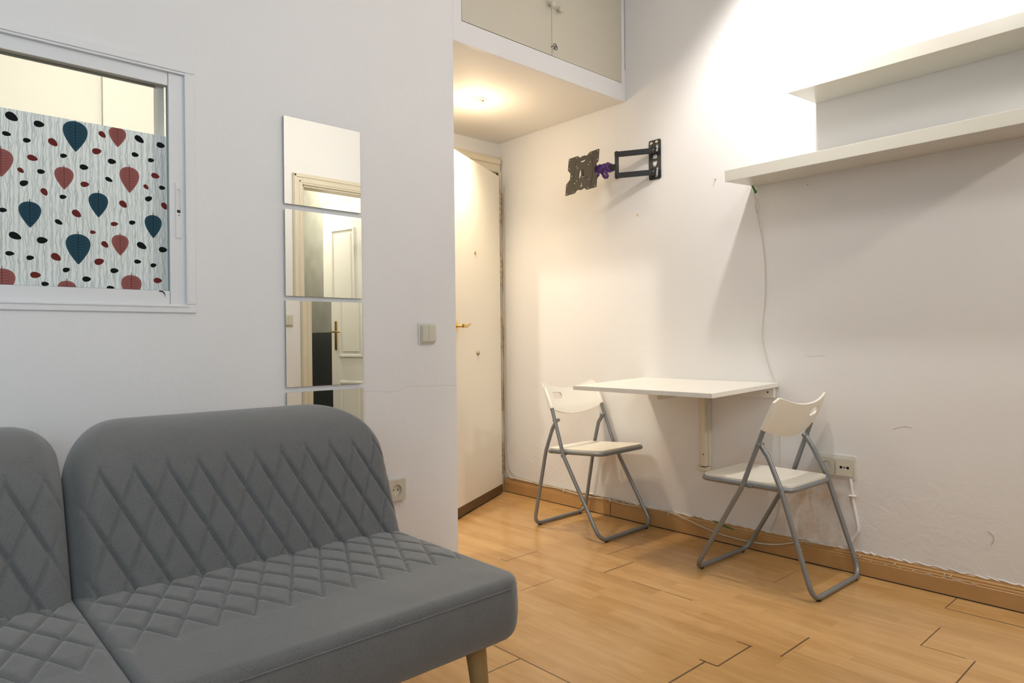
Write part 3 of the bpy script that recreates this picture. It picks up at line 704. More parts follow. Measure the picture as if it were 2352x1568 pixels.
# ------------------------------------------------------------------ overhead cabinet
cabt = thing('overhead_cabinet', (2.33, YL, ZH+.06), 'cream two-door storage cabinet built in above the hall ceiling', 'cabinet')
ff = MB()
ff.box(1.757, XR-.001, YL-.001, YL+.02, ZH-.0, 2.322).box(1.757, 1.8025, YL-.001, YL+.02, 2.322, ZC-.001).box(2.8815, XR-.001, YL-.001, YL+.02, 2.322, ZC-.001).box(1.80, 2.8815, YL-.001, YL+.02, 2.80, ZC-.001)
ff.build('face_frame', 'wall_paint', cabt)
tag(B(2.9068, 2.9085, YL-.0016, YL, 2.40, ZC-.001).build('edge_gap', 'dark_hole', cabt), 'dark gap beside the wall')
bd = MB(); bd.box(1.77, 2.90, YL+.05, YL+.07, ZH+.062, ZC-.01)
bd.build('carcass', 'dark_wood', cabt)
for (x0, x1, z0, kx, kz) in ((1.8035, 2.3495, 2.3245, 2.335, 2.558), (2.3515, 2.8790, 2.3235, 2.392, 2.550)):
    d_ = MB(); d_.box(x0, x1, YL-.003, YL+.017, z0, 2.797, bev=.0015)
    dd = d_.build('door', 'cabinet_cream', cabt)
    MB().lathe([(.006, 0), (.006, .010), (.013, .016), (.0155, .022), (.0145, .028), (.008, .032), (.001, .0325)], (kx, YL-.003, kz), (0, -1, 0), 20).build('knob', 'knob_cream', dd)
    if x0 < 2:
        hk = MB(); hk.tube(smooth_path([(2.342, YL-.004, 2.362), (2.352, YL-.010, 2.368), (2.358, YL-.012, 2.380), (2.370, YL-.012, 2.378), (2.371, YL-.012, 2.366), (2.360, YL-.012, 2.362), (2.355, YL-.010, 2.352)]), .0016, 6)
        hk.tube([(2.366+.010*cos(2*pi*i/12), YL-.014, 2.362+.010*sin(2*pi*i/12)) for i in range(12)], .0016, 6, closed=True)
        tag(hk.build('hook_latch', 'black_steel', cabt), 'small dark hook latch')

# ------------------------------------------------------------------ downlight in the hall ceiling
dl = thing('recessed_downlight', (2.295, 2.77, ZH), 'round white recessed spotlight glowing in the hall ceiling', 'ceiling light')
rg = MB(); rg.lathe([(.048, 0), (.048, .003), (.044, .007), (.036, .008), (.034, .004), (.034, 0)], (2.295, 2.77, ZH), (0, 0, -1), 32)
rg.build('trim_ring', 'gloss_white', dl)
ax = Vector((-.35, .10, -1)).normalized()
MB().lathe([(.030, 0), (.031, .010), (.030, .018), (.026, .020)], Vector((2.295, 2.77, ZH-.001)), ax, 28).build('lamp_cup', 'gloss_white', dl)
tag(MB().lathe([(.025, 0), (.025, .003), (.018, .006), (.004, .008)], Vector((2.295, 2.77, ZH-.001))+ax*.0195, ax, 24).build('bulb', 'bulb_warm', dl), 'glowing bulb')

# ceiling lamps outside the frame; the round pendant is added for fill
sl = thing('ceiling_spotlight', (2.33, 1.26, ZC), 'white ceiling spotlight hanging above the wall shelves', 'ceiling light')
q = MB(); q.lathe([(.05, 0), (.05, .02)], (2.30, 1.26, ZC), (0, 0, -1), 24).tube([(2.30, 1.26, ZC-.02), (2.30, 1.26, 2.52)], .006, 8)
q.build('stem', 'gloss_white', sl)
aim = (Vector((2.95, .77, 1.80))-Vector((2.36, 1.26, 2.44))).normalized()
MB().lathe([(.02, 0), (.04, .02), (.045, .08), (.045, .09)], Vector((2.36, 1.26, 2.44))-aim*.105, aim, 24).build('lamp_head', 'gloss_white', sl)
rl = thing('fill_pendant', (1.55, .75, ZC), 'unseen white round pendant lamp added as room fill', 'ceiling light')
MB().lathe([(.05, 0), (.05, .02), (.01, .03)], (1.55, .75, ZC), (0, 0, -1), 24).tube([(1.55, .75, ZC-.02), (1.55, .75, 2.60)], .005, 8).build('cord', 'gloss_white', rl)
MB().lathe([(.02, 0), (.06, .01), (.12, .035), (.16, .07), (.165, .075), (.155, .07), (.118, .028), (.055, .002)], (1.55, .75, 2.645), (0, 0, -1), 32).build('lamp_shade', 'gloss_white', rl)

# ------------------------------------------------------------------ mirrors
spec = [((1.0100, 1.3070), (1.4470, 1.7500), (.0, .0), 'topmost of the four square mirror tiles, reflecting the top of a door casing'),
        ((1.0110, 1.3095), (1.1270, 1.4280), (.0, .0), 'second square mirror tile from the top, reflecting a white panelled door'),
        ((1.0110, 1.3100), (.8100, 1.1110), (.0, .0), 'third square mirror tile from the top, reflecting a brass door handle and black tiles'),
        ((1.0115, 1.3110), (.4900, .7915), (.0, .0), 'lowest square mirror tile, half hidden behind the sofa back')]
TILT = [(0.0035, 0.0), (0.0035, 0.0), (-0.0055, 0.0), (-0.0065, 0.0)]    # (about z, about x)
for i, ((x0, x1), (z0, z1), _, lab) in enumerate(spec):
    cx, cz = (x0+x1)/2, (z0+z1)/2; rz, rx_ = TILT[i]
    y0 = YL-.0075
    M = Matrix.Translation((cx, y0, cz)) @ Matrix.Rotation(rz, 4, 'Z') @ Matrix.Rotation(rx_, 4, 'X')
    hw, hh = (x1-x0)/2, (z1-z0)/2
    t = thing('mirror_tile', (cx, y0, z0), lab, 'mirror', 'square mirror tiles stuck in a column on the left wall')
    g_ = MB(); g_.add([M @ Vector(p) for p in ((-hw, -.0021, -hh), (hw, -.0021, -hh), (hw, -.0021, hh), (-hw, -.0021, hh))], [[0, 1, 2, 3]])
    g_.build('reflective_face', 'mirror_silver', t)
    MB().box(-hw, hw, -.002, .0035, -hh, hh, M=M).build('backing', 'mirror_edge', t)

# ------------------------------------------------------------------ switches and sockets
def plate_obj(name, loc, label, cat, face, hw, hh):
    """face: function (a, b, c) -> world, c = distance off the wall"""
    return thing(name, loc, label, cat)
fL = lambda cx, cz: (lambda a, bb, c: (cx+a, YL-c, cz+bb))
fR = lambda cy, cz: (lambda a, bb, c: (XR-c, cy-a, cz+bb))
fB = lambda cx, cz: (lambda a, bb, c: (cx-a, YW+c, cz+bb))
def boxf(mb, f, a0, a1, b0, b1, c0, c1, r=.004):
    mb.plate(rrect((a0+a1)/2, (b0+b1)/2, (a1-a0)/2, (b1-b0)/2, r), [], c1-c0, lambda a, bb, c: f(a, bb, c+(c0+c1)/2)); return mb
def switch(loc, f, label):
    t = thing('light_switch', loc, label, 'light switch')
    m_ = MB(); boxf(m_, f, -.042, .038, -.041, .044, -.002, .006, .006); m_.build('backing_plate', 'plate_pale', t)
    m_ = MB(); boxf(m_, f, -.034, .038, -.036, .036, .006, .013, .007); m_.build('frame', 'switch_cream', t)
    for s_ in (-1, 1):
        m_ = MB(); boxf(m_, f, .002+(.0006 if s_ > 0 else -.031), .002+(.031 if s_ > 0 else -.0006), -.031, .031, .013, .017, .002); m_.build('rocker', 'switch_cream', t)
    return t
switch((1.606, YL, .954), fL(1.606, .995), 'cream double rocker light switch on the left wall near its corner')
switch((2.10, YW, 1.08), fB(2.092, 1.125), 'cream light switch on the rear wall beside the bathroom doorway')

def outlet(t, f, ox, oz, tv=False):
    m_ = MB()
    if not tv:
        m_.plate(rrect(ox, oz, .034, .036, .005), [circ(ox, oz, .0205, 28)], .008, lambda a, bb, c: f(a, bb, c+.010)); o = m_.build('cover', 'switch_cream', t)
        r_ = MB(); r_.plate(circ(ox, oz, .0215, 28), [circ(ox-.0095, oz, .0032, 10), circ(ox+.0095, oz, .0032, 10), circ(ox, oz, .0028, 10)], .002, lambda a, bb, c: f(a, bb, c+.0035))
        r_.build('recess', 'switch_cream', o)
        r_ = MB(); r_.plate(rrect(ox, oz, .014, .006, .002), [], .001, lambda a, bb, c: f(a, bb, c+.0015)); tag(r_.build('contact_holes', 'dark_hole', o), 'dark contact holes')
    else:
        m_.plate(rrect(ox, oz, .034, .034, .005), [circ(ox-.0135, oz, .0062, 16), circ(ox+.0135, oz, .0062, 16), circ(ox, oz, .0036, 12)], .003, lambda a, bb, c: f(a, bb, c+.012)); o = m_.build('cover', 'switch_cream', t)
        r_ = MB(); r_.plate(rrect(ox, oz, .022, .008, .002), [], .001, lambda a, bb, c: f(a, bb, c+.008)); tag(r_.build('contact_holes', 'dark_hole', o), 'dark contact holes')
so = thing('wall_socket', (1.452, YL, .345), 'cream single wall socket partly hidden behind the right edge of the sofa', 'socket')
f = fL(1.450, .387)
m_ = MB(); boxf(m_, f, -.042, .043, -.040, .046, -.002, .0045, .004); m_.build('backing_plate', 'plate_pale', so)
m_ = MB(); m_.plate(rrect(0, 0, .039, .041, .006), [circ(-.001, 0, .0215, 28)], .012, lambda a, bb, c: f(a, bb, c+.0105)); m_.build('cover', 'switch_cream', so)
m_ = MB(); m_.plate(circ(-.001, 0, .0225, 28), [circ(-.0105, 0, .003, 10), circ(.0085, 0, .003, 10)], .001, lambda a, bb, c: f(a, bb, c+.0052)); m_.build('recess', 'bracket_cream', so)
m_ = MB(); m_.plate(rrect(-.001, 0, .014, .005, .002), [], .0008, lambda a, bb, c: f(a, bb, c+.0046)); tag(m_.build('contact_holes', 'dark_hole', so), 'dark contact holes')

ds = thing('double_socket', (XR, 1.20, .39), 'cream double wall socket on the right wall behind the nearer chair', 'socket')
f = fR(1.197, .428)
m_ = MB(); boxf(m_, f, -.080, .080, -.046, .048, -.003, .006, .008); m_.build('backing_plate', 'plate_pale', ds)
outlet(ds, f, -.037, -.001); outlet(ds, f, .036, -.001, tv=True)

cc = thing('conduit_cable', (XR, 1.13, .09), 'thick white painted cable running from the double socket down to the baseboard', 'cable')
m_ = MB(); m_.tube(smooth_path([(XR-.004, 1.140, .384), (XR-.006, 1.136, .36), (XR-.005, 1.132, .31), (XR-.004, 1.124, .26), (XR-.004, 1.112, .19), (XR-.004, 1.116, .165), (XR-.004, 1.140, .125), (XR-.003, 1.163, .098)], 8), .0062, 10)
m_.build('cable', 'wall_paint', cc)
m_ = MB(); m_.box(XR-.014, XR+.001, 1.118, 1.147, .310, .318, bev=.003); m_.build('clip', 'wall_paint', cc)

# ------------------------------------------------------------------ wall shelves
def shelf(y0, y1, zw, label):
    dpt, th, sag = .26, .0475, .018
    a = math.atan2(sag, dpt)
    M = Matrix.Translation((XR, 0, zw)) @ Matrix.Rotation(-a, 4, 'Y')
    # local -x points into the room
    b_ = MB().box(-dpt, -.001, y0, y1, 0, th, bev=.0012, M=M)
    o = b_.build('wall_shelf', 'gloss_white')
    tag(o, label, 'shelf', 'white floating shelves on the right wall'); return o
MATS['shelf_cream'] = None
mat('shelf_cream', (0.66, 0.645, 0.575), 0.22, spec=0.5)
for y0, y1, zw, label in ((.165, 1.268, 1.954, 'upper white floating shelf, the shorter-looking one near the top right'), (.445, 1.547, 1.652, 'lower white floating shelf with the thin cord hanging from its end')):
    s_ = shelf(y0, y1, zw, label); s_.data.materials.clear(); s_.data.materials.append(MATS['shelf_cream'])
# screw heads below the lower shelf
def nail(y, z, label, l=.02, dz=-.004):
    m_ = MB(); m_.tube([(XR+.002, y, z), (XR-l, y-.002, z+dz)], .0016, 8); m_.lathe([(.0035, 0), (.003, .0015)], (XR-l, y-.002, z+dz), (-1, 0, 0), 10)
    tag(m_.build('nail', 'zinc'), label, 'nail')
nail(1.744, 1.722, 'small nail in the right wall, left of the lower shelf end', .018)
nail(1.303, 1.618, 'small nail in the right wall just under the lower shelf', .016)

# ------------------------------------------------------------------ cord from the shelf to the table
cord = thing('hanging_cord', (XR, 1.50, .785), 'thin cream cord hanging from the lower shelf down to the folding table', 'cord')
pts = [(2.893, 1.545, 1.655), (2.897, 1.543, 1.61), (2.899, 1.536, 1.568), (2.903, 1.528, 1.50), (XR-.004, 1.512, 1.40), (XR-.003, 1.503, 1.31), (XR-.003, 1.501, 1.20), (XR-.003, 1.505, 1.11), (XR-.003, 1.516, 1.03), (XR-.003, 1.518, .96), (XR-.003, 1.500, .88), (XR-.003, 1.474, .79), (XR-.003, 1.4475, .745), (XR-.0025, 1.4450, .68), (XR-.0025, 1.4450, .50), (XR-.0025, 1.4450, .30), (XR-.0025, 1.450, .22), (XR-.0025, 1.47, .15), (XR-.003, 1.49, .10)]
pts = [(p[0], p[1] - (.0 if i < 11 else .004), p[2]) for i, p in enumerate(pts)]
MB().tube(smooth_path(pts, 8), .0015, 8).build('cord', 'cord_cream', cord)
lp = MB(); lp.tube(smooth_path([(2.895, 1.543, 1.605), (2.892, 1.528, 1.585), (2.892, 1.520, 1.555), (2.896, 1.526, 1.525), (2.898, 1.537, 1.535), (2.897, 1.542, 1.57)], 6), .0013, 8)
lp.build('loop', 'cord_cream', cord)
gt = MB(); gt.tube([(2.876, 1.548, 1.660), (2.892, 1.538, 1.628)], [.004, .0045], 8); gt.lathe([(.004, -.006), (.007, 0), (.004, .008)], (2.893, 1.537, 1.625), (.4, -.2, -1), 8)
tag(gt.build('green_tape', 'green_tape', cord), 'green tape wrapped round its top')

# cable along the baseboard
pc = thing('baseboard_cable', (XR, 2.3, .08), 'white cable running along the top of the wooden baseboard', 'cable')
P = [(2.900, 3.262, 1.9), (2.900, 3.262, 1.0), (2.900, 3.262, .30), (2.9, 3.255, .16), (2.899, 3.22, .105), (2.899, 3.13, .094), (2.899, 3.0, .092), (2.898, 2.90, .088), (2.896, 2.80, .092), (2.893, 2.70, .086), (2.892, 2.60, .080), (2.892, 2.52, .083), (2.892, 2.42, .090), (2.892, 2.30, .082), (2.893, 2.15, .090), (2.893, 2.00, .091), (2.890, 1.94, .080), (2.888, 1.87, .066), (2.887, 1.80, .052), (2.888, 1.72, .040), (2.890, 1.64, .035), (2.890, 1.56, .036), (2.890, 1.48, .044), (2.890, 1.42, .058), (2.893, 1.36, .080), (2.896, 1.33, .088), (2.899, 1.2, .092)]
MB().tube(smooth_path(P, 8), .0032, 8).build('cable', 'cable_white', pc)
P2 = [(2.903, 3.25, 1.95), (2.903, 3.25, .5), (2.903, 3.24, .20), (2.902, 3.18, .12), (2.902, 3.05, .103), (2.902, 2.9, .098), (2.902, 2.7, .097), (2.902, 2.5, .096), (2.902, 2.3, .097)]
MB().tube(smooth_path(P2, 6), .0026, 8).build('cable', 'cable_white', pc)
for y_ in (2.745, 2.40, 2.31, 2.02):
    MB().box(2.889, 2.909, y_-.004, y_+.004, .078, .097, bev=.002).build('clip', 'cable_white', pc)
# scrap of green tape and a brass gas stub
gt = MB(); gt.plate([(0, .008), (.05, -.004), (.05, -.011), (.005, -.001)], [], .0016, lambda a, bb, c: (2.886+c, 1.760-a, .092+bb))
gt.plate([(.075, -.008), (.10, -.014), (.10, -.019), (.075, -.014)], [], .0016, lambda a, bb, c: (2.887+c, 1.760-a, .092+bb))
gt.plate([(.045, -.002), (.078, -.008), (.078, -.016), (.045, -.010)], [], .0012, lambda a, bb, c: (2.887+c, 1.760-a, .092+bb))
tag(gt.build('tape_scrap', 'green_tape'), 'scrap of green tape stuck on the baseboard near the front chair', 'tape')
st = thing('gas_stub', (2.86, 2.585, 0), 'short brass pipe stub standing at the baseboard behind the far chair', 'pipe')
MB().lathe([(.008, 0), (.008, .012), (.0055, .014), (.0055, .030), (.0085, .031), (.0085, .042), (.006, .044)], (2.865, 2.585, 0), (0, 0, 1), 14).build('stub', 'brass', st)

# ------------------------------------------------------------------ TV wall mount
tv = thing('tv_wall_mount', (XR, 2.09, 1.78), 'black articulated TV wall mount with an empty bronze-grey bracket plate', 'tv mount')
fp = lambda a, bb, c: (XR-.0035-c, 2.0915-a, 1.8835+bb)
outl = rrect(0, 0, .0365, .1015, .010)
slots = []
def arch(cy, s_):   # half-moon slots
    pts = [(-.016, cy), (.016, cy)]
    for i in range(1, 9): a = pi*i/9; pts.append((.016*cos(a), cy+s_*.030*sin(a)))
    return pts if s_ > 0 else pts
m_ = MB(); m_.plate(outl, [arch(.006, 1)[:2][::-1] + arch(.006, 1)[2:][::-1], [(-.016, -.006)]+[(.016*cos(pi+pi*i/9), -.006+.030*sin(pi+pi*i/9)) for i in range(1, 9)]+[(.016, -.006)], rrect(.014, .058, .008, .018, .004), rrect(.014, -.058, .008, .018, .004)], .004, fp)
m_.build('wall_plate', 'black_steel', tv)
for a, bb in ((-.020, .086), (.013, .089), (.010, -.082)):
    m_ = MB(); m_.lathe([(.0085, 0), (.0085, .001), (.006, .003), (.001, .0034)], fp(a, bb, .002), (-1, 0, 0), 14)
    tag(m_.build('screw', 'zinc', tv), 'bright screw head')
PW = Vector((XR-.024, 2.090, 0)); PJ = Vector((2.800, 2.254, 0))
for zc in (1.925, 1.815):
    m_ = MB(); d_ = (PJ-PW); L_ = d_.length; M = Matrix.Translation((PW.x, PW.y, zc)) @ Matrix.Rotation(atan2(d_.y, d_.x), 4, 'Z')
    m_.box(-.008, L_+.010, -.009, .009, -.013, .013, bev=.0015, M=M)
    ar = m_.build('arm', 'black_steel', tv)
    MB().lathe([(.013, -.017), (.013, .017)], (PW.x, PW.y, zc), (0, 0, 1), 16).box(XR-.022, XR-.005, 2.078, 2.102, zc-.017, zc-.013).box(XR-.022, XR-.005, 2.078, 2.102, zc+.013, zc+.017).build('hinge_pin', 'black_steel', ar)
MB().lathe([(.007, 0), (.008, .003), (.0105, .006), (.0105, .132), (.008, .135), (.007, .142)], (PJ.x, PJ.y, 1.799), (0, 0, 1), 16).build('pivot_post', 'black_steel', tv)
PE = Vector((2.742, 2.412, 0)); d_ = PE-PJ
M = Matrix.Translation((PJ.x, PJ.y, 1.862)) @ Matrix.Rotation(atan2(d_.y, d_.x), 4, 'Z')
MB().box(.0, d_.length, -.009, .009, -.013, .013, bev=.0015, M=M).box(d_.length-.02, d_.length+.01, -.014, .006, -.028, .022, bev=.003, M=M).build('forearm', 'black_steel', tv)
def fv(a, bb, c):   # bracket plate, tipped slightly
    s_ = math.atan(.11)
    return (2.720+bb*sin(s_)-c*cos(s_), 2.415+a, 1.845+bb*cos(s_)+c*sin(s_))
vout = [(.1118, .1004), (.0475, .1039), (.029, .0905), (.0161, .0957), (-.001, .0970), (-.0184, .092), (-.0377, .1076), (-.1018, .1117), (-.1014, .0489), (-.078, .0222), (-.0785, -.0065), (-.0981, -.024), (-.0985, -.091), (-.0301, -.0947), (-.0133, -.0814), (-.0012, -.0865), (.0138, -.0883), (.0352, -.084), (.0532, -.0999), (.1208, -.1033), (.1191, -.0412), (.0935, -.0176), (.0932, .0149), (.1141, .0368)]
vout = [tuple(p)[:2] for p in fillet([(*p, 0) for p in vout], .004, 2, True)]
vh = [(.1047, .0924), (.0544, .0944), (-.0442, .1004), (-.0926, .1037), (-.0924, .0568), (-.0432, .0537), (-.0304, .0419), (.0558, .0481), (.0441, .0372), (.1057, .045), (.0836, -.0003), (.0466, -.0328), (.0595, -.0448), (.1102, -.0478), (.1124, -.094), (.062, -.0913), (-.038, -.0854), (-.0876, -.0828), (-.028, -.0283), (-.0404, -.039)]
holes = [circ(a, bb, .0036, 10) for a, bb in vh]
holes.append([(.0253, .0692), (-.0124, .0731), (-.0072, .0669), (.0113, .0614)][::-1])
holes.append([(.0250, .030), (.018, .012), (.0152, -.0044), (.0246, -.0289), (.029, -.0135)])
holes.append([(.008, -.020), (-.001, -.020), (-.006, -.008), (-.006, .016), (.001, .022), (.006, .014), (.003, .0), (.006, -.012)])
holes.append([(.0115, -.050), (.006, -.050), (.007, -.060), (.003, -.066), (.010, -.0735), (.016, -.066), (.0115, -.060)])
m_ = MB(); m_.plate(vout, holes, .0025, fv)
vp = tag(m_.build('bracket_plate', 'bronze_steel', tv), 'bronze-grey bracket plate with many holes')
rb = MB(); rb.tube([fv(-.055-.012*cos(i/12*pi-pi/2)*1.0, -.075+.15*i/12, .0014) for i in range(13)], .0012, 5)
rb.build('pressed_rib', 'bronze_steel', vp); rb = MB(); rb.tube([fv(.055+.012*cos(i/12*pi-pi/2)*1.0, -.075+.15*i/12, .0014) for i in range(13)], .0012, 5)
rb.build('pressed_rib', 'bronze_steel', vp)
m_ = MB(); m_.box(2.722, 2.750, 2.395, 2.435, 1.835, 1.885, bev=.003); m_.build('tilt_head', 'bronze_steel', tv)

# purple cloth tied round the forearm
def crumple(pts, r0, seed, n=10):
    random.seed(seed); P_ = smooth_path(pts, 6); rs = [r0*(.65+.7*noise.noise(Vector((i*.55, seed, 0)))+.25*random.random()) for i in range(len(P_))]
    rs[0] *= .5; rs[-1] *= .4
    return P_, rs
pcl = MB()
cx_ = lambda s_, dz=0, dx=0, dy=0: (PJ.x+d_.x*s_+dx, PJ.y+d_.y*s_+dy, 1.862+dz)
def wrap(s0, s1, r0, seed):
    nn_, mm_ = 26, 16; vs = []; fs = []
    du = d_.normalized(); side = Vector((-du.y, du.x, 0))
    for i in range(mm_+1):
        q_ = s0+(s1-s0)*i/mm_
        for j in range(nn_):
            a = 2*pi*j/nn_
            rr_ = r0*(1+.30*noise.noise(Vector((q_*9, cos(a)*1.6, sin(a)*1.6+seed)))+.16*noise.noise(Vector((q_*26, cos(a)*4, sin(a)*4+seed))))
            if i in (0, mm_): rr_ = .0125
            sk = .10*sin(a+seed)
            vs.append(Vector(cx_(q_+sk*(1 if 0 < i < mm_ else .9))) + side*cos(a)*rr_ + Vector((0, 0, sin(a)*rr_*1.12)))
    for i in range(mm_):
        for j in range(nn_): fs.append([i*nn_+j, i*nn_+(j+1) % nn_, (i+1)*nn_+(j+1) % nn_, (i+1)*nn_+j])
    pcl.add(vs, fs, 0, True)
wrap(.16, .50, .0205, 1.3); wrap(.70, .98, .0185, 4.1)
wrap(.40, .78, .0172, 7.7)
for pts, r0, sd, fl_ in (([cx_(.34, -.012, -.018), cx_(.26, -.03, -.026), cx_(.20, -.044, -.026), cx_(.24, -.054, -.022), cx_(.33, -.050, -.018), cx_(.40, -.032, -.016), cx_(.44, -.014, -.016)], .0075, 2, (.5, 1.5)),
                    ([cx_(.44, -.012, -.020), cx_(.50, -.030, -.024), cx_(.56, -.046, -.024), cx_(.60, -.048, -.02), cx_(.63, -.030, -.018), cx_(.66, -.014, -.018)], .0070, 5, (.5, 1.4)),
                    ([cx_(.76, -.010, -.020), cx_(.84, -.032, -.028), cx_(.91, -.050, -.030), cx_(.97, -.054, -.026), cx_(.98, -.036, -.022), cx_(.92, -.012, -.018)], .0062, 7, (.5, 1.3)),
                    ([cx_(.30, .016, -.018), cx_(.38, -.004, -.027), cx_(.55, -.020, -.028), cx_(.72, -.022, -.026), cx_(.86, -.014, -.022)], .0085, 11, (.5, 1.5))):
    p_, r_ = crumple(pts, r0, sd); pcl.tube(p_, [max(.0025, x) for x in r_], 10, flat=fl_)
tag(pcl.build('tied_cloth', 'purple_cloth'), 'purple cloth strip knotted round the arm of the TV mount', 'cloth')

# ------------------------------------------------------------------ folding wall table
tb = thing('folding_wall_table', (XR, 1.81, .35), 'white wall-mounted folding table between the two folding chairs', 'table')
tp = MB()
ya, yb = 1.445, 2.178; xf = 2.365; zf_, zw_, th = .749, .765, .019
vs = []
for dz in (0, -th):
    for (x, y, z) in ((xf, ya, zf_), (XR-.001, ya, zw_), (XR-.001, yb, zw_), (xf, yb, zf_)): vs.append((x, y, z+dz))
bm = bmesh.new(); vv = [bm.verts.new(v) for v in vs]
for fz in ((0, 1, 2, 3), (7, 6, 5, 4), (0, 4, 5, 1), (1, 5, 6, 2), (2, 6, 7, 3), (3, 7, 4, 0)): bm.faces.new([vv[i] for i in fz])
bmesh.ops.bevel(bm, geom=bm.edges[:], offset=.0012, segments=2, affect='EDGES'); bm.verts.index_update()
tp.add([v.co.copy() for v in bm.verts], [[v.index for v in f_.verts] for f_ in bm.faces]); bm.free()
tp.build('tabletop', 'table_white', tb)
m_ = MB(); m_.box(XR-.022, XR-.001, ya+.012, yb-.012, .698, .744, bev=.002); rail = m_.build('wall_rail', 'table_white', tb)
tag(MB().lathe([(.004, 0), (.003, .002)], (XR-.022, ya+.04, .722), (-1, 0, 0), 10).build('screw', 'dark_hole', rail), 'dark screw')
m_ = MB(); m_.box(XR-.040, XR-.001, 1.792, 1.818, .352, .735, bev=.003).box(XR-.020, XR-.001, 1.782, 1.840, .352, .735, bev=.002)
post = m_.build('support_post', 'bracket_cream', tb)
tag(MB().lathe([(.0035, 0), (.003, .001)], (XR-.0405, 1.803, .41), (-1, 0, 0), 10).build('screw', 'dark_hole', post), 'dark screw')
tag(B(XR-.0403, XR-.001, 1.7925, 1.8175, .3495, .3522).build('foot_seam', 'dark_hole', post), 'dark seam near the foot')
m_ = MB(); m_.box(XR-.036, XR-.002, 1.786, 1.840, .332, .350, bev=.002); m_.build('foot_block', 'bracket_cream', post)
# swing arm under the top and its diagonal brace
A = Vector((XR-.03, 1.805, .722)); E_ = Vector((2.47, 1.765, .712)); d3 = E_-A
M = Matrix.Translation(A) @ d3.to_track_quat('X', 'Z').to_matrix().to_4x4()
m_ = MB(); m_.box(0, d3.length, -.012, .012, -.011, .011, bev=.002, M=M); m_.build('support_arm', 'bracket_cream', tb)

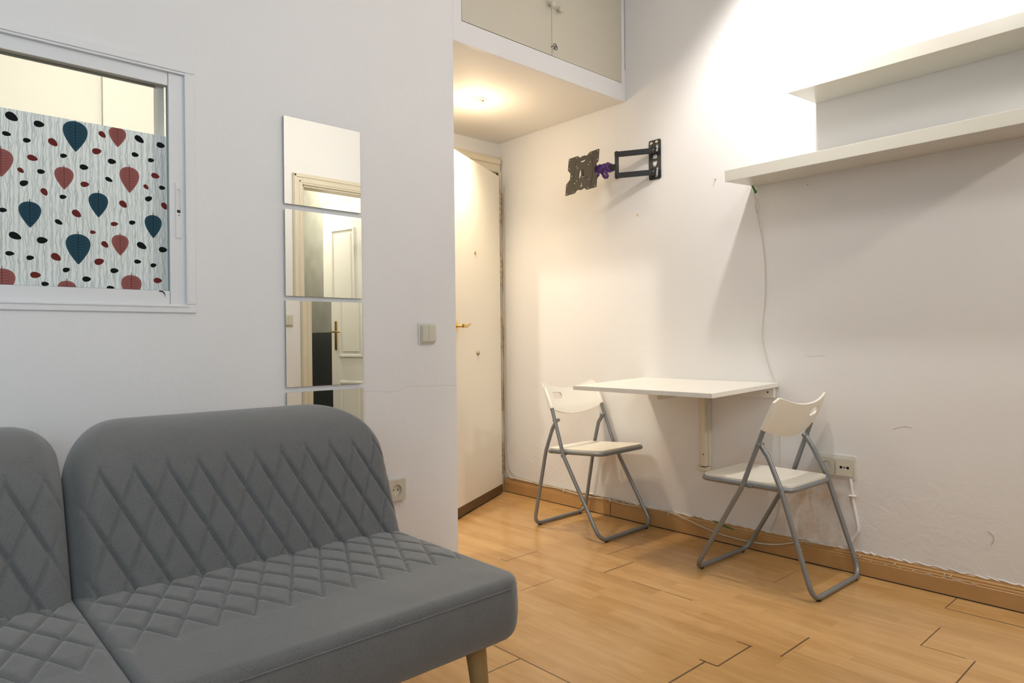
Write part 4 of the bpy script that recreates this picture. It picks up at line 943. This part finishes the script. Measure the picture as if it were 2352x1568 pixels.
# ------------------------------------------------------------------ folding chairs
def make_chair(fo, zoff, label, loc, rot):
    """chair facing local +x; fo shifts the front frame and seat forward relative to the rear frame"""
    t = thing('folding_chair', (0, 0, 0), label, 'chair', 'folding chairs at the wall table')
    HW = .207; r = .0096
    top = (.060+fo, .760+zoff); bb_ = (.125+fo, .625+zoff); pv = (.148+fo, .560+zoff); bend = (.212+fo, .388)
    fl = (.440+fo if fo < .03 else .492, .0125)
    # front frame: one U tube, back uprights continue to the floor bar in front
    hw2 = .197
    pts = [(bb_[0]-.030, hw2, bb_[1]+.062), (bb_[0], hw2, bb_[1]), (bend[0], HW, bend[1]), (fl[0], HW, fl[1]), (fl[0], -HW, fl[1]), (bend[0], -HW, bend[1]), (bb_[0], -hw2, bb_[1]), (bb_[0]-.030, -hw2, bb_[1]+.062)]
    MB().tube(fillet(pts, [0, .05, .10, .055, .055, .10, .05, 0], 7), r, 12).build('front_frame', 'tube_grey', t)
    # rear frame
    xr_, zr = .0, .0120; hr = .184
    kx = pv[0]-.030; kz = pv[1]-.045
    pts = [(pv[0]+.002, hr+.001, pv[1]), (kx, hr, kz), (.080+fo*.75, hr+.010, .40), (xr_, .203, zr), (xr_, -.203, zr), (.080+fo*.75, -hr-.010, .40), (kx, -hr, kz), (pv[0]+.002, -hr-.001, pv[1])]
    MB().tube(fillet(pts, [0, .05, .06, .055, .055, .06, .05, 0], 7), [r]*0 or r, 12).build('rear_frame', 'tube_grey', t)
    for s_ in (-1, 1):
        MB().lathe([(.008, -.014), (.0085, 0), (.0085, .024), (.006, .027)], (pv[0], s_*(hr-.002), pv[1]), (0, s_, 0), 14).build('pivot_bolt', 'tube_grey', t)
    # seat: tube frame and moulded plate
    s0, s1 = .062+fo*.62, .424+fo; zs0, zs1 = (.392, .414) if fo < .03 else (.386, .386)
    def zs(x): return zs0+(zs1-zs0)*(x-s0)/(s1-s0)
    sp_ = [(s0, -.168), (s1, -.172), (s1, .172), (s0, .168)]
    pts = fillet([(x, y, zs(x)) for x, y in sp_], .045, 6, True)
    MB().tube(pts, .0100, 10, closed=True).tube([(.212+fo-.02, -.2, .385), (.212+fo-.02, -.155, zs(.19+fo)-.006)], .006, 8).tube([(.212+fo-.02, .2, .385), (.212+fo-.02, .155, zs(.19+fo)-.006)], .006, 8).build('seat_frame', 'tube_grey', t)
    pl_ = MB()
    out_ = [(p.x, p.y) for p in fillet([(s0+.002, -.169, 0), (s1-.002, -.173, 0), (s1-.002, .173, 0), (s0+.002, .169, 0)], .045, 6, True)]
    cxs = (s0+s1)/2
    def fs_(a, bb, c):
        e = max(0, 1-((a-cxs)/.17)**2) * max(0, 1-(bb/.155)**2)
        return (a, bb, zs(a)+.0125+c-.006*e)
    pl_.plate(out_, [], .010, fs_, step=.025, smooth=True)
    pl_.build('seat', 'chair_plastic', t)
    # curved backrest with hand hole on the sitter's right
    W2 = .211; ax_ = Vector((top[0]-bb_[0], top[1]-bb_[1])).normalized(); Lb = .142
    out_ = []
    n_ = 22
    for i in range(n_+1):
        u = -W2+2*W2*i/n_; out_.append((u, -.006-.030*(1-(u/W2)**2)))
    for i in range(n_+1):
        u = W2-2*W2*i/n_; e = abs(u)/W2
        out_.append((u, .110+.030*e**2-.030*(max(0, e-.86)/.14)**2))
    hole = rrect(-.098, .068, .042, .018, .014, 5)
    def fb(a, bb, c):
        e = abs(a)/W2
        fwd = -.030+.030*(e/.93)**2.2
        px = bb_[0]+ax_.x*bb - (-ax_.y)*0; pz = bb_[1]+ax_.y*bb
        nx, nz = ax_.y, -ax_.x              # forward normal
        bulge = -.004*(1-((bb-.05)/.08)**2)
        q_ = fwd+bulge+c
        return (px+nx*q_, a, pz+nz*q_)
    pb = MB(); pb.plate(out_, [hole], .008, fb, step=.016, smooth=True)
    for s_ in (-1, 1):                       # sleeves wrapped round the uprights
        pb.tube([(bb_[0]+ax_.x*v, s_*hw2, bb_[1]+ax_.y*v) for v in (-.008, .03, .07, .108)], [.0125, .0125, .0120, .006], 12)
    pb.build('backrest', 'chair_plastic', t)
    for (px, py) in ((fl[0], .16), (fl[0], -.16), (xr_, .16), (xr_, -.16)):
        MB().box(px-.007, px+.007, py-.008, py+.008, .0, .006, bev=.0015).build('foot_pad', 'black_plastic', t)
    t.location = loc; t.rotation_euler = (0, 0, rot)
    return t
# local origin = middle of the rear floor bar
make_chair(0.0, 0.0, 'white folding chair at the far end of the table, next to the entrance door', (2.663, 2.552, 0), -pi/2+radians(1.5))
make_chair(0.062, -0.006, 'white folding chair at the near end of the table, in front of the double socket', (2.662, 1.094, 0), pi/2-radians(1.0))

# ------------------------------------------------------------------ sofa
sofa = thing('sofa', (.235, 1.6, 0), 'grey quilted fabric sofa with two split backrests against the left wall', 'sofa')
def groove(x, v, x0, px, t0, pt_, weak=1.0):
    """depth factor (0..1) of the diamond stitching; v runs down from the tips"""
    u = (x-x0)/px; w_ = (t0-v)/pt_
    if w_ < -.12: return 0.0, 0.0
    k = px*pt_/hypot(px, pt_)
    d1 = abs((u-w_)-round(u-w_))*k; d2 = abs((u+w_)-round(u+w_))*k; fade = 1.0
    if w_ < 0:
        d1 = d2 = abs(u-round(u))*px; fade = max(0, 1+w_/.12)
    g_ = max(exp(-(d1/.0034)**2), weak*exp(-(d2/.0030)**2))*fade
    p1 = min(1, d1/.015); p2 = min(1, d2/.015)
    puff = p1*(2-p1)*(1-weak*(1-p2*(2-p2)))*min(1, max(0, w_*3))
    return g_, puff
T0 = Vector((0, .12, .29)).normalized(); NF = Vector((0, -T0.z, T0.y))
def back_section(x0, x1, gx0, seed, R_=.150):
    tb_, tt = -.10, .425; th = .185; rad = .090; base = Vector((0, 1.64, .41))
    cx = (x0+x1)/2; W = x1-x0; nu = int(W/.0032); rows = []
    t = tb_
    while t < tt-.05: rows.append(t); t += .0032
    for i in range(22): rows.append(tt-.05+.05*sin(pi/2*i/21))
    def sdf(x, t_):                        # distance inside the outline (rounded top corners, open-ish bottom)
        ax_, ay = abs(x-cx)-(W/2), t_-tt
        if ax_ > -R_ and ay > -R_: return R_-hypot(ax_+R_, ay+R_)
        return min(-ax_, -ay, (t_-tb_)+.02)
    def hw(t_):
        q_ = t_-(tt-R_)
        return W/2 if q_ <= 0 else W/2-R_+sqrt(max(0, R_*R_-q_*q_))
    mb = MB(); vs = []; nr = len(rows)
    for side in (1, -1):
        for t_ in rows:
            h_ = hw(t_)
            for i in range(nu+1):
                s_ = i/nu; s_ = .5-.5*cos(pi*s_)*(.35)-(.5-s_)*.65 if True else s_
                s_ = (0.35*(.5-.5*cos(pi*i/nu))+.65*i/nu)
                x = cx-h_+2*h_*s_
                d = max(0, sdf(x, t_)); dx_ = max(0, h_-abs(x-cx)); ex = 1-min(1, dx_/.048); et = 1-min(1, (tt-t_)/rad)
                thick = rad*sqrt(max(0, 1-ex**2.4))*sqrt(max(0, 1-et**2))
                c = side*thick
                if side > 0:
                    g_, puff = groove(x, t_, gx0, .070, .287, .157, .62)
                    k = min(1, d/.05)
                    c += k*(-.0085*g_+.0045*puff)
                    c += .010*min(1, d/.12)*exp(-((t_-.34)/.08)**2)
                    c += .0025*noise.noise(Vector((x*7+seed, t_*7, 0)))*k
                lean = 4.2*max(0, t_-.25)**2   # upper part rolls back slightly
                p = base + T0*t_ - NF*(rad) + NF*c + Vector((0, lean, 0))
                vs.append((x, p.y, p.z))
    def ix(s_, r_, i): return (s_*nr+r_)*(nu+1)+i
    fs = []
    for s_ in (0, 1):
        for r_ in range(nr-1):
            for i in range(nu):
                q_ = [ix(s_, r_, i), ix(s_, r_, i+1), ix(s_, r_+1, i+1), ix(s_, r_+1, i)]
                fs.append(q_ if s_ == 0 else q_[::-1])
    for i in range(nu): fs.append([ix(0, 0, i+1), ix(0, 0, i), ix(1, 0, i), ix(1, 0, i+1)])
    mb.add(vs, fs, 0, True)
    return mb.build('backrest', 'sofa_fabric', sofa, merge=True)
def seat_section(x0, x1, gx0, ytip, seed):
    y0, y1 = 1.135, 1.76; zt, zb = .430, .290; W = x1-x0; cx = (x0+x1)/2; R_ = .050; r = .017
    nu, nv = int(W/.0036), int((y1-y0)/.0036); mb = MB()
    def sdf(x, y):
        ax_, ay = abs(x-cx)-W/2, y0-y
        if ax_ > -R_ and ay > -R_: return R_-hypot(ax_+R_, ay+R_)
        return min(-ax_, -ay, y1-y)
    def hw(y):
        q_ = (y0+R_)-y
        return W/2 if q_ <= 0 else W/2-R_+sqrt(max(0, R_*R_-q_*q_))
    ys = [y0+R_*(1-cos(pi/2*i/12)) for i in range(12)] + [y0+R_+(y1-y0-R_)*i/nv for i in range(nv+1)]
    vs = []; grid = []
    for y in ys:
        h_ = hw(y); row = []
        for i in range(nu+1):
            s_ = .4*(.5-.5*cos(pi*i/nu))+.6*i/nu
            x = cx-h_+2*h_*s_
            d = max(0, sdf(x, y)); e = min(1, d/r)
            z = zt-r+r*sqrt(max(0, 1-(1-e)**2))
            z += .004*(1-exp(-d/.09))
            g_, puff = groove(x, -(y-ytip), gx0, .0720, 0.0, .150, .85)
            k = min(1, d/.05) if y < y1-.05 else 1
            z += k*(-.0060*g_+.0034*puff)
            z += .003*noise.noise(Vector((x*5+seed, y*5, 2)))*min(1, d/.05)
            row.append(len(vs)); vs.append((x, y, z))
        grid.append(row)
    fs = []
    for a in range(len(ys)-1):
        for i in range(nu): fs.append([grid[a][i], grid[a][i+1], grid[a+1][i+1], grid[a+1][i]])
    # side skirt down from the boundary
    loop = [grid[0][i] for i in range(nu+1)] + [grid[a][nu] for a in range(1, len(ys))] + [grid[-1][i] for i in range(nu-1, -1, -1)] + [grid[a][0] for a in range(len(ys)-2, 0, -1)]
    n_ = len(loop); prev = loop
    levels = [(zt-r-.002, .0004), (zt-r-.005, .0), (zt-r-.009, .0015), (.37, .0035), (.345, .0035), (.322, .001), (.306, -.004), (.297, -.010), (.290, -.018), (.287, -.030)]
    for (z, off) in levels:
        cur = []
        for v in loop:
            x, y, _z = vs[v]; dx, dy = x-cx, y-(y0+y1)/2
            # outward direction from the rounded outline
            ax_, ay = abs(dx)-W/2, y0-y
            if ax_ > -R_ and ay > -R_:
                o_ = Vector((math.copysign(ax_+R_, dx), -(ay+R_))); o_.normalize()
            elif abs(ax_) < abs(y-y0) and abs(ax_) < abs(y1-y): o_ = Vector((math.copysign(1, dx), 0))
            elif abs(y-y0) < abs(y1-y): o_ = Vector((0, -1))
            else: o_ = Vector((0, 1))
            cur.append(len(vs)); vs.append((x+o_.x*off, y+o_.y*off, z))
        for i in range(n_): fs.append([prev[i], cur[i], cur[(i+1) % n_], prev[(i+1) % n_]])
        prev = cur
    mb.add(vs, fs, 0, True); mb.add([vs[i] for i in prev], [list(range(n_))])
    o = mb.build('seat_cushion', 'sofa_fabric', sofa, merge=True)
    # piped seam along front and sides
    pp_ = []
    k0 = [vs[v] for v in [grid[a][0] for a in range(len(ys)-1, 0, -6)] + [grid[0][i] for i in range(0, nu+1, 5)] + [grid[a][nu] for a in range(1, len(ys), 6)]]
    for (x, y, z) in k0:
        dx = x-cx; ax_, ay = abs(dx)-W/2, y0-y
        if ax_ > -R_ and ay > -R_: o_ = Vector((math.copysign(ax_+R_, dx), -(ay+R_))); o_.normalize()
        elif abs(ax_) < abs(y-y0): o_ = Vector((math.copysign(1, dx), 0))
        else: o_ = Vector((0, -1))
        pp_.append((x+o_.x*.0012, y+o_.y*.0012, zt-r-.004))
    tag(MB().tube(pp_, .0016, 6).build('seam', 'sofa_fabric', o), None)
    return o
SX = .283
back_section(SX+.0006, 1.088, .343, 1)
back_section(-.520, SX-.0006, .241-.07*4, 5, .085)
seat_section(SX+.001, 1.066, .811, 1.335, 1)
seat_section(-.520, SX-.001, .225, 1.315, 5)
fr_ = MB(); fr_.box(-.48, 1.04, 1.20, 1.225, .262, .286).box(-.48, 1.04, 1.66, 1.685, .262, .286)
for x in (-.47, .27, 1.02): fr_.box(x-.015, x+.015, 1.22, 1.67, .264, .284)
fr_.build('base_frame', 'black_steel', sofa)
for (x, y) in ((.985, 1.222), (-.43, 1.215), (.975, 1.68), (-.43, 1.68), (.27, 1.45)):
    sx_ = .02 if x > .5 else (-.02 if x < 0 else 0); sy_ = -.02 if y < 1.3 else (.02 if y > 1.6 else 0)
    MB().tube([(x, y, .288), (x+sx_*.5, y+sy_*.5, .15), (x+sx_, y+sy_, .0)], [.0255, .020, .0135], 20).build('leg', 'oak_leg', sofa)

for o in bpy.data.objects:
    if '_o' in o: del o['_o']
